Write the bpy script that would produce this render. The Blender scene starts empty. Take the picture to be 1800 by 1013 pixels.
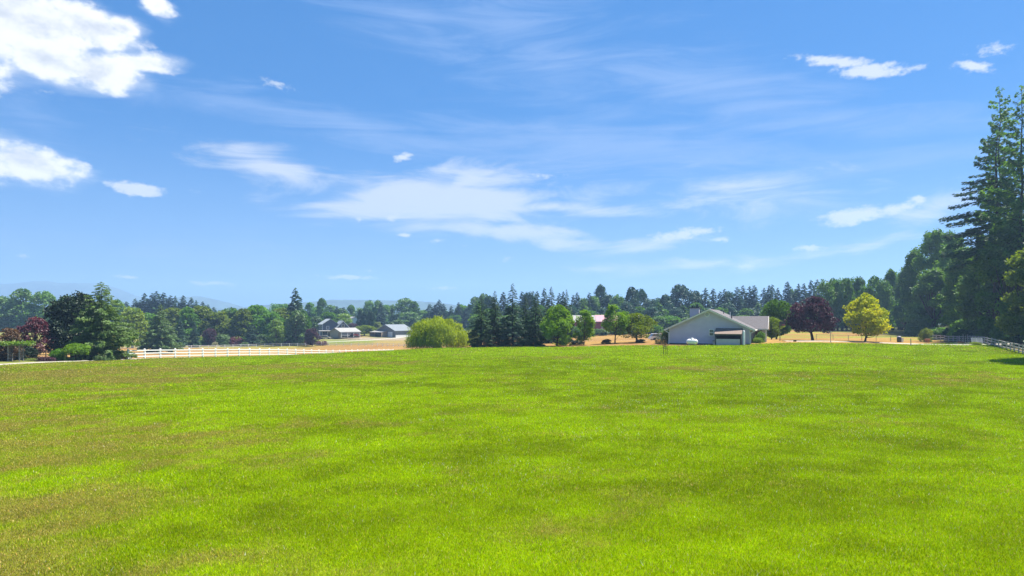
import bpy, math, random
import numpy as np

R = math.radians
scene = bpy.context.scene
COL = scene.collection
F = 1200.0            # focal length in photo pixels
CX, HY = 900.0, 560.0  # optical centre column and horizon row of the photo
EYE = 4.5

def X_at(px, Y): return (px - CX) / F * Y
def Z_at(py, Y): return EYE - (py - HY) / F * Y

# ------------------------------------------------------------------ noise
def _hash(ix, iy, seed):
    h = (ix.astype(np.int64) * 374761393 + iy.astype(np.int64) * 668265263 + seed * 1442695041) & 0xFFFFFFFF
    h = ((h ^ (h >> 13)) * 1274126177) & 0xFFFFFFFF
    h = h ^ (h >> 16)
    return (h & 0xFFFF) / 65535.0

def vnoise(x, y, seed=0):
    x0 = np.floor(x); y0 = np.floor(y)
    fx = x - x0; fy = y - y0
    fx = fx * fx * (3 - 2 * fx); fy = fy * fy * (3 - 2 * fy)
    a = _hash(x0, y0, seed); b = _hash(x0 + 1, y0, seed)
    c = _hash(x0, y0 + 1, seed); d = _hash(x0 + 1, y0 + 1, seed)
    return (a * (1 - fx) + b * fx) * (1 - fy) + (c * (1 - fx) + d * fx) * fy

def fbm(x, y, seed=0, octv=4):
    s = 0; a = .5; t = 0
    for k in range(octv):
        s = s + a * vnoise(x * 2 ** k + 17.3 * k, y * 2 ** k - 9.1 * k, seed + k); t += a; a *= .5
    return s / t

def sstep(a, b, x):
    t = np.clip((x - a) / (b - a), 0, 1)
    return t * t * (3 - 2 * t)

# ------------------------------------------------------------------ terrain height
ANCH = []
def anc(px, py, Y): ANCH.append((X_at(px, Y), Y, Z_at(py, Y)))
def ancw(x, y, z): ANCH.append((x, y, z))
for x, y in ((-40, -30), (0, -30), (40, -30), (-20, 5), (0, 5), (20, 5), (0, 25), (14, 25), (45, 25), (0, 50), (25, 50)):
    ancw(x, y, 0.02)
ancw(-18, 25, -.1); ancw(-45, 25, -.35); ancw(-32, 55, -.6); ancw(-70, 40, -.8); ancw(-14, 60, -.15)
anc(0, 641, 80); anc(226, 632, 96); anc(422, 627, 117); anc(532, 626, 135); anc(593, 627, 150); anc(640, 625.5, 166); anc(690, 624, 180)
anc(660, 618.5, 112); anc(760, 613.5, 110); anc(900, 612, 103); anc(1000, 610.5, 101); anc(1150, 607, 98)
anc(1245, 605.5, 100); anc(1400, 603, 100); anc(1520, 600.5, 108); anc(1427, 598, 112)
anc(1640, 598, 150); anc(1683, 601, 135); anc(1720, 603, 115); anc(1747, 609, 104); anc(1773, 616, 95); anc(1800, 623, 86)
ancw(46, 62, .2); ancw(75, 70, .8); ancw(100, 100, 1.0); ancw(130, 160, 1.0)
anc(40, 630, 95); anc(150, 629, 98); ancw(-90, 90, -1.4)
anc(240, 614, 215); anc(500, 608, 250); anc(650, 607.5, 250); anc(725, 611, 232)
anc(600, 592, 295); anc(680, 592, 300); anc(300, 606, 262); anc(420, 606, 262)
anc(1060, 600, 170); anc(1060, 592, 220); anc(830, 606, 165); anc(950, 600, 200); anc(1180, 598, 160)
anc(1500, 586, 190); anc(1600, 583, 200); anc(1400, 585, 200)
ancw(-200, 300, -3); ancw(60, 330, -1); ancw(150, 320, 1)
A = np.array(ANCH)
def _tps(d2): return .5 * d2 * np.log(d2 + 1e-9)
def _fit():
    n = len(A); s = 100.0
    P = A[:, :2] / s
    D = ((P[:, None] - P[None]) ** 2).sum(-1)
    K = _tps(D) + np.eye(n) * 2e-3
    Q = np.c_[np.ones(n), P]
    M = np.block([[K, Q], [Q.T, np.zeros((3, 3))]])
    return np.linalg.solve(M, np.r_[A[:, 2], 0, 0, 0]), P, s
_W, _P, _S = _fit()
def gz(x, y):
    x = np.atleast_1d(np.asarray(x, float)); y = np.atleast_1d(np.asarray(y, float))
    out = np.empty(x.shape)
    for i in range(0, x.size, 20000):
        xs = x.ravel()[i:i + 20000] / _S; ys = y.ravel()[i:i + 20000] / _S
        d = (xs[:, None] - _P[:, 0]) ** 2 + (ys[:, None] - _P[:, 1]) ** 2
        out.ravel()[i:i + 20000] = _tps(d) @ _W[:-3] + _W[-3] + _W[-2] * xs + _W[-1] * ys
    r = np.sqrt(x ** 2 + (y - 120) ** 2)
    far = -1.5
    k = sstep(230, 480, r)
    out = np.clip(out, -7, 4) * (1 - k) + far * k
    out = out + (fbm(x / 7, y / 7, 5, 3) - .5) * .16 * (1 - k)
    return out
def g1(x, y): return float(gz([x], [y])[0])

# ------------------------------------------------------------------ mesh building
def build(name, V, faces, mat=None, attrs=None, parent=None, flat=True):
    V = np.asarray(V, np.float32).reshape(-1, 3)
    me = bpy.data.meshes.new(name)
    me.vertices.add(len(V)); me.vertices.foreach_set('co', V.ravel())
    faces = [np.asarray(f, np.int32) for f in faces if len(f)]
    nl = sum(f.size for f in faces); npol = sum(len(f) for f in faces)
    me.loops.add(nl); me.polygons.add(npol)
    me.loops.foreach_set('vertex_index', np.concatenate([f.ravel() for f in faces]))
    st = []; o = 0
    for f in faces:
        st.append(o + np.arange(len(f)) * f.shape[1]); o += f.size
    me.polygons.foreach_set('loop_start', np.concatenate(st).astype(np.int32))
    me.update(calc_edges=True)
    if flat: me.shade_flat()
    else: me.shade_smooth()
    for k, a in (attrs or {}).items():
        a = np.asarray(a, np.float32)
        if a.ndim == 1:
            at = me.attributes.new(k, 'FLOAT', 'POINT'); at.data.foreach_set('value', a)
        else:
            at = me.attributes.new(k, 'FLOAT_COLOR', 'POINT')
            at.data.foreach_set('color', np.c_[a, np.ones(len(a), np.float32)].astype(np.float32).ravel())
    if mat: me.materials.append(mat)
    ob = bpy.data.objects.new(name, me); COL.objects.link(ob)
    if parent: ob.parent = parent
    return ob

class MB:
    def __init__(s): s.V = []; s.f = {3: [], 4: []}; s.poly = []; s.n = 0
    def add(s, V, faces):
        V = np.asarray(V, float).reshape(-1, 3)
        for f in faces:
            s.f.setdefault(len(f), []).append([i + s.n for i in f])
        s.V.append(V); s.n += len(V); return s
    def box(s, x0, x1, y0, y1, z0, z1):
        return s.add([(x0, y0, z0), (x1, y0, z0), (x1, y1, z0), (x0, y1, z0), (x0, y0, z1), (x1, y0, z1), (x1, y1, z1), (x0, y1, z1)],
                     [(0, 3, 2, 1), (4, 5, 6, 7), (0, 1, 5, 4), (1, 2, 6, 5), (2, 3, 7, 6), (3, 0, 4, 7)])
    def bar(s, a, b, w, h):
        a = np.array(a, float); b = np.array(b, float); d = b - a; d /= np.linalg.norm(d)
        up = np.array((0, 0, 1.)) if abs(d[2]) < .95 else np.array((0, 1., 0))
        l = np.cross(up, d); l /= np.linalg.norm(l); u = np.cross(d, l)
        V = [p + sx * l * w / 2 + sz * u * h / 2 for p in (a, b) for sx, sz in ((-1, -1), (1, -1), (1, 1), (-1, 1))]
        return s.add(V, [(0, 1, 2, 3), (7, 6, 5, 4), (0, 4, 5, 1), (1, 5, 6, 2), (2, 6, 7, 3), (3, 7, 4, 0)])
    def prism(s, poly, a0, a1, axis='y'):
        n = len(poly)
        if axis == 'y': mk = lambda p, a: (p[0], a, p[1])
        elif axis == 'x': mk = lambda p, a: (a, p[0], p[1])
        else: mk = lambda p, a: (p[0], p[1], a)
        V = [mk(p, a0) for p in poly] + [mk(p, a1) for p in poly]
        fs = [tuple(range(n)), tuple(range(2 * n - 1, n - 1, -1))]
        fs += [(i, i + n, (i + 1) % n + n, (i + 1) % n) for i in range(n)]
        return s.add(V, fs)
    def tube(s, pts, rad, k=7, cap=True):
        pts = np.asarray(pts, float); rad = np.broadcast_to(rad, len(pts))
        b = s.n; V = []
        for i, p in enumerate(pts):
            d = pts[min(i + 1, len(pts) - 1)] - pts[max(i - 1, 0)]; d = d / (np.linalg.norm(d) + 1e-9)
            ref = np.array((1., 0, 0)) if abs(d[0]) < .8 else np.array((0, 1., 0))
            u = np.cross(d, ref); u /= np.linalg.norm(u); v = np.cross(d, u)
            for j in range(k):
                a = 2 * math.pi * j / k
                V.append(p + rad[i] * (u * math.cos(a) + v * math.sin(a)))
        fs = []
        for i in range(len(pts) - 1):
            for j in range(k):
                fs.append((i * k + j, i * k + (j + 1) % k, (i + 1) * k + (j + 1) % k, (i + 1) * k + j))
        if cap:
            fs.append(tuple(range(k - 1, -1, -1))); fs.append(tuple((len(pts) - 1) * k + j for j in range(k)))
        return s.add(V, fs)
    def obj(s, name, mat, parent=None, flat=True):
        return build(name, np.concatenate(s.V), [np.array(v) for v in s.f.values() if len(v)], mat, None, parent, flat)

def tag(o, label=None, cat=None, group=None, kind=None):
    if label: o['label'] = label
    if cat: o['category'] = cat
    if group: o['group'] = group
    if kind: o['kind'] = kind
    return o
def empty(name, loc, rz=0):
    o = bpy.data.objects.new(name, None); COL.objects.link(o)
    o.location = loc; o.rotation_euler = (0, 0, rz); o.empty_display_size = .2
    return o

# ------------------------------------------------------------------ materials
def newmat(name):
    m = bpy.data.materials.new(name); m.use_nodes = True
    nt = m.node_tree; nt.nodes.clear()
    return m, nt, nt.nodes, nt.links

def mat_plain(name, col, rough=.7, var=.12, scale=3.0, bump=.0, lap=0.0, lapaxis=2, spec=.3, stretch=None, metal=0):
    m, nt, N, L = newmat(name)
    out = N.new('ShaderNodeOutputMaterial'); bs = N.new('ShaderNodeBsdfPrincipled')
    bs.inputs['Roughness'].default_value = rough; bs.inputs['Specular IOR Level'].default_value = spec
    bs.inputs['Metallic'].default_value = metal
    tc = N.new('ShaderNodeTexCoord'); mp = N.new('ShaderNodeMapping')
    if stretch: mp.inputs['Scale'].default_value = stretch
    L.new(tc.outputs['Object'], mp.inputs['Vector'])
    nz = N.new('ShaderNodeTexNoise'); nz.inputs['Scale'].default_value = scale; nz.inputs['Detail'].default_value = 6
    L.new(mp.outputs[0], nz.inputs['Vector'])
    cr = N.new('ShaderNodeValToRGB')
    c = np.array(col)
    cr.color_ramp.elements[0].position = .3; cr.color_ramp.elements[1].position = .7
    cr.color_ramp.elements[0].color = (*np.clip(c * (1 - var), 0, 1), 1); cr.color_ramp.elements[1].color = (*np.clip(c * (1 + var), 0, 1), 1)
    L.new(nz.outputs['Fac'], cr.inputs[0]); L.new(cr.outputs[0], bs.inputs['Base Color'])
    hsrc = None
    if lap:
        sp = N.new('ShaderNodeSeparateXYZ'); L.new(tc.outputs['Object'], sp.inputs[0])
        dv = N.new('ShaderNodeMath'); dv.operation = 'DIVIDE'; dv.inputs[1].default_value = lap
        L.new(sp.outputs[lapaxis], dv.inputs[0])
        fr = N.new('ShaderNodeMath'); fr.operation = 'FRACT'; L.new(dv.outputs[0], fr.inputs[0])
        hsrc = fr.outputs[0]
    elif bump: hsrc = nz.outputs['Fac']
    if hsrc is not None:
        bp = N.new('ShaderNodeBump'); bp.inputs['Distance'].default_value = .03 if lap else .02
        bp.inputs['Strength'].default_value = bump or .6
        if lap:
            bp.invert = True
        L.new(hsrc, bp.inputs['Height']); L.new(bp.outputs[0], bs.inputs['Normal'])
    L.new(bs.outputs[0], out.inputs[0])
    return m

def mat_leaf(name, c0, c1, trans=.4, gloss=.05, objvar=.25):
    """pigment runs from c0 to c1 leaf by leaf; light passes through the leaf"""
    m, nt, N, L = newmat(name)
    out = N.new('ShaderNodeOutputMaterial')
    at = N.new('ShaderNodeAttribute'); at.attribute_name = 'v'
    cr = N.new('ShaderNodeValToRGB'); cr.color_ramp.elements[0].color = (*c0, 1); cr.color_ramp.elements[1].color = (*c1, 1)
    L.new(at.outputs['Fac'], cr.inputs[0])
    oi = N.new('ShaderNodeObjectInfo'); mr = N.new('ShaderNodeMapRange')
    mr.inputs['To Min'].default_value = 1 - objvar; mr.inputs['To Max'].default_value = 1 + objvar
    L.new(oi.outputs['Random'], mr.inputs['Value'])
    hs = N.new('ShaderNodeHueSaturation'); L.new(mr.outputs[0], hs.inputs['Value']); L.new(cr.outputs[0], hs.inputs['Color'])
    df = N.new('ShaderNodeBsdfDiffuse'); tr = N.new('ShaderNodeBsdfTranslucent'); gl = N.new('ShaderNodeBsdfGlossy')
    gl.inputs['Roughness'].default_value = .55
    L.new(hs.outputs[0], df.inputs[0])
    h2 = N.new('ShaderNodeHueSaturation'); h2.inputs['Hue'].default_value = .485; h2.inputs['Saturation'].default_value = 1.1; h2.inputs['Value'].default_value = 1.25
    L.new(hs.outputs[0], h2.inputs['Color']); L.new(h2.outputs[0], tr.inputs[0])
    mx = N.new('ShaderNodeMixShader'); mx.inputs[0].default_value = trans
    L.new(df.outputs[0], mx.inputs[1]); L.new(tr.outputs[0], mx.inputs[2])
    m2 = N.new('ShaderNodeMixShader'); m2.inputs[0].default_value = gloss
    L.new(mx.outputs[0], m2.inputs[1]); L.new(gl.outputs[0], m2.inputs[2])
    L.new(m2.outputs[0], out.inputs[0])
    return m

def mat_attr(name, translucent=0.0, noise=0.0, bump=0.0, rough=.9):
    m, nt, N, L = newmat(name)
    out = N.new('ShaderNodeOutputMaterial')
    at = N.new('ShaderNodeAttribute'); at.attribute_name = 'col'
    src = at.outputs['Color']
    df = N.new('ShaderNodeBsdfDiffuse')
    if noise:
        tc = N.new('ShaderNodeTexCoord')
        nz = N.new('ShaderNodeTexNoise'); nz.inputs['Scale'].default_value = 2.2; nz.inputs['Detail'].default_value = 9; nz.inputs['Roughness'].default_value = .7
        L.new(tc.outputs['Object'], nz.inputs['Vector'])
        mr = N.new('ShaderNodeMapRange'); mr.inputs['From Min'].default_value = .25; mr.inputs['From Max'].default_value = .75
        mr.inputs['To Min'].default_value = 1 - noise; mr.inputs['To Max'].default_value = 1 + noise
        L.new(nz.outputs['Fac'], mr.inputs['Value'])
        vm = N.new('ShaderNodeVectorMath'); vm.operation = 'SCALE'; L.new(src, vm.inputs[0]); L.new(mr.outputs[0], vm.inputs['Scale'])
        src = vm.outputs[0]
        if bump:
            bp = N.new('ShaderNodeBump'); bp.inputs['Strength'].default_value = bump; bp.inputs['Distance'].default_value = .15
            L.new(nz.outputs['Fac'], bp.inputs['Height']); L.new(bp.outputs[0], df.inputs['Normal'])
    L.new(src, df.inputs[0])
    sh = df.outputs[0]
    if translucent:
        tr = N.new('ShaderNodeBsdfTranslucent'); L.new(src, tr.inputs[0])
        mx = N.new('ShaderNodeMixShader'); mx.inputs[0].default_value = translucent
        L.new(sh, mx.inputs[1]); L.new(tr.outputs[0], mx.inputs[2]); sh = mx.outputs[0]
    L.new(sh, out.inputs[0])
    return m

M = {}
M['bark'] = mat_plain('bark', (.075, .055, .035), .9, .35, 4, .6, stretch=(3, 3, .6))
M['barkd'] = mat_plain('dark_bark', (.040, .030, .021), .9, .35, 4, .6, stretch=(3, 3, .6))
M['white'] = mat_plain('white_vinyl', (.72, .71, .69), .5, .05, 2)
M['whitepaint'] = mat_plain('white_paint', (.74, .73, .70), .55, .07, 4)
M['siding'] = mat_plain('lap_siding', (.52, .48, .55), .75, .05, 1.2, .8, lap=.2)
M['shingle'] = mat_plain('roof_shingle', (.115, .105, .108), .9, .22, 9, .5, lap=.14)
M['shingletan'] = mat_plain('brown_shingle', (.20, .15, .12), .9, .2, 10, .5)
M['trim'] = mat_plain('cream_trim', (.66, .62, .56), .6, .05, 3)
M['dark'] = mat_plain('painted_shade', (.02, .02, .022), .8, .2, 3)  # near-black colour painting the shade inside open bays
M['charcoal'] = mat_plain('charcoal', (.05, .052, .058), .7, .2, 3)
M['greypanel'] = mat_plain('grey_green_panel', (.52, .47, .49), .6, .08, 2)
M['metal'] = mat_plain('grey_metal', (.30, .31, .32), .45, .12, 2, metal=.4)
M['tank'] = mat_plain('white_steel', (.80, .78, .77), .35, .04, 2, spec=.5)
M['greywood'] = mat_plain('weathered_wood', (.34, .32, .30), .9, .25, 6, .5, stretch=(1, 1, 4))
M['arbourwood'] = mat_plain('arbour_wood', (.24, .22, .20), .9, .25, 6, .5)
M['brownwood'] = mat_plain('brown_wood', (.16, .10, .065), .85, .25, 6, .4)
M['bluehouse'] = mat_plain('slate_blue_siding', (.085, .105, .14), .7, .1, 1, .6, lap=.25)
M['slateroof'] = mat_plain('slate_grey_roof', (.27, .30, .31), .85, .12, 2)
M['beige'] = mat_plain('beige_board', (.36, .33, .26), .8, .12, 2, .3)
M['beigeroof'] = mat_plain('pale_metal_roof', (.27, .26, .24), .55, .08, 1.5)
M['steelroof'] = mat_plain('steel_blue_roof', (.17, .19, .205), .5, .08, 1.2)
M['barnwall'] = mat_plain('grey_barn_wall', (.17, .18, .19), .75, .12, 1.5, .5)
M['tanwall'] = mat_plain('tan_wall', (.30, .23, .17), .8, .12, 2)
M['redwall'] = mat_plain('red_barn_wall', (.30, .06, .07), .8, .15, 1)
M['pinkroof'] = mat_plain('faded_red_roof', (.42, .22, .25), .6, .08, .8)
M['redpaint'] = mat_plain('red_paint', (.38, .05, .045), .45, .12, 2)
M['tyre'] = mat_plain('tyre_rubber', (.03, .03, .03), .85, .2, 5)
M['carwhite'] = mat_plain('white_car_paint', (.70, .70, .69), .3, .03, 1, spec=.5)
M['carbeige'] = mat_plain('beige_car_paint', (.52, .45, .36), .35, .03, 1, spec=.5)
M['cardark'] = mat_plain('dark_car_paint', (.05, .06, .08), .3, .05, 1, spec=.5)
M['glass'] = mat_plain('window_glass', (.10, .12, .14), .08, .1, .5, spec=.8)
M['gravel'] = mat_plain('gravel', (.34, .31, .26), .95, .2, 3, .5)
M['terracotta'] = mat_plain('terracotta', (.42, .19, .10), .8, .1, 4)
M['hill'] = mat_plain('forested_hill', (.035, .06, .045), .95, .5, .02, 0)
M['ground'] = mat_attr('ground_cover', 0, .35, .5)
M['grass'] = mat_attr('grass_blades', .35)

LF = {
 'fir':    mat_leaf('fir_needles', (.014, .046, .016), (.058, .138, .036), .22, .04),
 'firblue':mat_leaf('blue_fir_needles', (.016, .056, .032), (.058, .135, .062), .22, .05),
 'darkyew':mat_leaf('dark_evergreen', (.006, .018, .008), (.020, .046, .015), .15, .03, .05),
 'deodar': mat_leaf('cedar_needles', (0.048, 0.113, 0.023), (0.185, 0.298, 0.056), .35, .05, .05),
 'cedarm': mat_leaf('mid_cedar_needles', (0.034, 0.092, 0.022), (0.131, 0.231, 0.046), .3, .05, .1),
 'green':  mat_leaf('green_leaves', (.026, .095, .009), (.125, .280, .018), .45, .02),
 'oliv':   mat_leaf('olive_leaves', (.055, .110, .009), (.200, .275, .020), .45, .02),
 'bright': mat_leaf('bright_green_leaves', (0.077, 0.175, 0.011), (0.231, 0.378, 0.028), .45, .05, .08),
 'yellow': mat_leaf('golden_leaves', (.150, .260, .006), (.66, .62, .010), .45, .02, .03),
 'willow': mat_leaf('willow_leaves', (.125, .205, .004), (.380, .470, .006), .45, .015, .05),
 'purple': mat_leaf('plum_leaves', (.024, .012, .020), (.110, .036, .056), .30, .03, .08),
 'maroon': mat_leaf('burgundy_leaves', (0.031, 0.011, 0.017), (0.196, 0.028, 0.045), .32, .06, .08),
 'rust':   mat_leaf('rust_leaves', (.060, .042, .016), (.20, .105, .040), .35, .04, .05),
 'cotton': mat_leaf('cottonwood_leaves', (.023, .088, .012), (.160, .315, .036), .40, .05),
 'mid':    mat_leaf('mid_green_leaves', (.060, .155, .009), (.230, .410, .020), .45, .02, .05),
 'lime':   mat_leaf('lime_leaves', (.075, .13, .015), (.23, .29, .04), .45, .05, .08),
 'grey':   mat_leaf('grey_leaves', (.10, .085, .085), (.24, .20, .19), .3, .04, .1),
 'pale':   mat_leaf('pale_flower_leaves', (.16, .19, .08), (.48, .45, .26), .35, .04, .05),
}

# ------------------------------------------------------------------ foliage generators
def nrm(a): return a / (np.linalg.norm(a, axis=-1, keepdims=True) + 1e-9)
def kites(P, D, Nn, ln, wd, v):
    """one leaf (kite with a slight fold) per row: base P, direction D, normal Nn"""
    D = nrm(D); S = nrm(np.cross(D, Nn)); U = np.cross(S, D)
    ln = ln[:, None]; wd = wd[:, None]
    V = np.stack([P - D * ln * .5, P + S * wd * .5 + U * wd * .12, P + D * ln * .5, P - S * wd * .5 + U * wd * .12], 1).reshape(-1, 3)
    n = len(P); Fq = np.arange(n * 4).reshape(n, 4)
    return V, Fq, np.repeat(np.clip(v, 0, 1), 4)

def profile(shape, t):
    t = np.clip(t, 0, 1)
    if shape == 'round': return np.sqrt(np.clip(1 - (2 * t - 1) ** 2, 0, 1)) * (1 - .12 * t)
    if shape == 'drop': return np.where(t < .28, np.sqrt(np.clip(1 - ((.28 - t) / .34) ** 2, 0, 1)), (1 - np.clip((t - .28) / .72, 0, 1) ** 1.7) ** .9)
    if shape == 'egg': return np.sqrt(np.clip(1 - (1.6 * t - .6) ** 2, 0, 1)) * (t < .999) * np.where(t < .0, 0, 1) * (1 - .35 * t ** 2)
    if shape == 'dome': return np.sqrt(np.clip(1 - t ** 2.2, 0, 1)) * (.72 + .28 * np.clip(t * 4, 0, 1))
    if shape == 'cone': return (1 - t) ** .75 * (.55 + .45 * np.clip(t * 5, 0, 1)) + .03
    if shape == 'column': return np.sqrt(np.clip(1 - (1.5 * t - .5) ** 2, 0, 1)) * .9
    if shape == 'tall': return (np.clip(t * 3, 0, 1) ** .5) * (1 - t) ** .5 * 1.15
    return 1 - t

def broadleaf(name, seed, H, W, base, shape, leaf, n, nclump=26, clump=.22, trunk_r=.16, bark='bark', rough=.25, limbs=True, upright=.3):
    rng = np.random.default_rng(seed)
    Rr = W / 2; h0 = base * H; ch = H - h0
    ts = []; C = []
    k = 0
    while len(C) < nclump and k < 4000:
        k += 1
        t = rng.random() ** .9; a = rng.random() * 2 * np.pi
        pr = profile(shape, np.array([t]))[0]
        if rng.random() > .25 + pr: continue
        rr = pr * Rr * (.35 + .55 * rng.random() ** .5)
        c = np.array((rr * np.cos(a), rr * np.sin(a), h0 + ch * (.05 + .87 * t)))
        C.append(c); ts.append(t)
    C = np.array(C)
    cr = clump * W * (.65 + .7 * rng.random(len(C)))
    cr = np.minimum(cr, Rr * .8)
    wgt = cr ** 2; wgt /= wgt.sum()
    # leaves sit in twig sprays: every spray has its own spot, facing and growth direction
    ns = max(8, n // 13); si = rng.integers(0, ns, n)
    sidx = rng.choice(len(C), ns, p=wgt); sd_ = nrm(rng.normal(size=(ns, 3)) + np.array((0, 0, .25)))
    srad = cr[sidx] * (rng.random(ns) ** .36) * (1 + rng.normal(size=ns) * rough * .5)
    sP = C[sidx] + sd_ * srad[:, None] * np.array((1, 1, .82)); sv = rng.random(ns)
    idx = sidx[si]; d = sd_[si]; fn = nrm(sd_ * .8 + rng.normal(size=(ns, 3)) * .45 + np.array((0, 0, .5)))
    P = sP[si] + rng.normal(size=(n, 3)) * leaf * np.array((.95, .95, .55))
    # keep leaves near the outline of the crown
    t = (P[:, 2] - h0) / ch; q = np.hypot(P[:, 0], P[:, 1])
    ang = np.arctan2(P[:, 1], P[:, 0])
    lim = (profile(shape, t) * Rr) * (.9 + .22 * np.sin(ang * 3 + seed) * np.sin(ang * 2 + t * 7) + rng.normal(size=ns)[si] * .09 + rng.normal(size=n) * .03) + .03 * W
    s = np.where(q > lim, lim / (q + 1e-6), 1); P[:, :2] *= s[:, None]
    P[:, 2] = np.clip(P[:, 2], h0 * .9, H * (.985 + .03 * rng.random(n)))
    Nn = nrm(fn[si] + rng.normal(size=(n, 3)) * .38)
    D = nrm(rng.normal(size=(n, 3)) + np.array((0, 0, upright)) + d * .4)
    cv = rng.random(len(C))
    v = .3 * cv[idx] + .4 * sv[si] + .3 * rng.random(n)
    ln = leaf * (.6 + .8 * rng.random(n))
    V, Fq, vv = kites(P, D, Nn, ln, ln * .75, v)
    crown = build(name + '_crown', V, [Fq], None, {'v': vv}).data
    mb = MB()
    lean = rng.normal(size=2) * .008 * H
    zt = h0 + ch * .72
    zz = np.linspace(-.25, zt, 8)
    px = [(lean[0] * (z / H) + .02 * W * math.sin(z * 1.3 + seed), lean[1] * (z / H) + .02 * W * math.cos(z * 1.1 + seed), z) for z in zz]
    mb.tube(px, trunk_r * np.linspace(1.15, .3, 8) * np.r_[1.25, np.ones(7)], 9)
    if limbs:
        for c in C[:: max(1, len(C) // 16)]:
            z0 = h0 * .85 + max(0, (c[2] - h0)) * .45; i = min(7, max(0, int((z0 + .25) / (zt + .25) * 7)))
            p0 = np.array(px[i]); p1 = p0 * .5 + c * .5 + np.array((0, 0, -.04 * H)); 
            mb.tube([p0, p1, c], trunk_r * np.array((.42, .25, .08)), 6)
    tr = mb.obj(name + '_trunk', M[bark], None, False)
    tm = tr.data; bpy.data.objects.remove(tr)
    co = [o for o in bpy.data.objects if o.data is crown][0]; bpy.data.objects.remove(co)
    return dict(crown=crown, trunk=tm, H=H, W=W)

def conifer(name, seed, H, W, nb, leaf, per, base=.06, droop=.22, up=.05, pw=.85, trunk_r=.2, layers=0, irregular=.5, wisp=.34, bark='barkd', aspect=.42, hang=.25, topbare=0):
    rng = np.random.default_rng(seed)
    Rr = W / 2
    Ps = []; Ds = []; Ns = []; vs = []; ls = []
    mb = MB()
    zz = np.linspace(-.25, H * .985, 9)
    mb.tube([(.006 * H * math.sin(z * .7 + seed), .006 * H * math.cos(z * .9), z) for z in zz], trunk_r * np.linspace(1.1, .06, 9), 8)
    for i in range(nb):
        f = (i + rng.random()) / nb
        f = f ** 1.05
        if layers: f = (np.floor(f * layers) + .5 + rng.normal() * .13) / layers
        t = min(max(f, 0), .995)
        h = H * (base + (1 - base) * t)
        L = Rr * ((1 - t) ** pw * (1 - irregular / 2 + irregular * rng.random()) + .035)
        if t < .12: L *= .75 + 2 * t
        az = i * 2.39996 + rng.normal() * .5
        d = np.array((math.cos(az), math.sin(az), 0)); sd = np.array((-d[1], d[0], 0))
        n = max(5, int(per * (L / Rr) ** 1.25 * (1 + .4 * rng.random())))
        s = .12 + .9 * rng.random(n) ** .75
        lat = rng.normal(size=n) * wisp * L * np.clip(1.08 - s, .06, 1) * .8
        dz = -droop * L * s ** 1.7 + up * L * s + rng.normal(size=n) * .025 * L - np.abs(lat) * .18 - rng.random(n) * hang * leaf
        dz = dz + np.where(s > .85, (s - .85) * .25 * L, 0)
        P = d * (s * L)[:, None] + sd * lat[:, None]; P[:, 2] += h + dz
        D = d + sd * (np.sign(lat) * (.35 + .6 * rng.random(n)))[:, None]; D[:, 2] += -.25 - hang * rng.random(n)
        Nn = np.tile(np.array((0, 0, 1.)), (n, 1)) + rng.normal(size=(n, 3)) * .45
        Ps.append(P); Ds.append(D); Ns.append(Nn)
        vs.append(.45 * rng.random() + .55 * rng.random(n)); ls.append(leaf * (.6 + .8 * rng.random(n)) * (.55 + .45 * (1 - t)))
        if L > 1.0 and i % 2 == 0:
            mb.tube([(0, 0, h), d * L * .5 + (0, 0, h - droop * L * .3 + up * L * .5), d * L * .9 + (0, 0, h - droop * L * .85 + up * L * .9)], trunk_r * np.array((.22, .13, .04)) * (1 - .6 * t), 5)
    P = np.concatenate(Ps); ln = np.concatenate(ls)
    V, Fq, vv = kites(P, np.concatenate(Ds), np.concatenate(Ns), ln, ln * aspect, np.concatenate(vs))
    co = build(name + '_crown', V, [Fq], None, {'v': vv}); crown = co.data; bpy.data.objects.remove(co)
    tr = mb.obj(name + '_trunk', M[bark], None, False); tm = tr.data; bpy.data.objects.remove(tr)
    return dict(crown=crown, trunk=tm, H=H, W=W)

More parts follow.
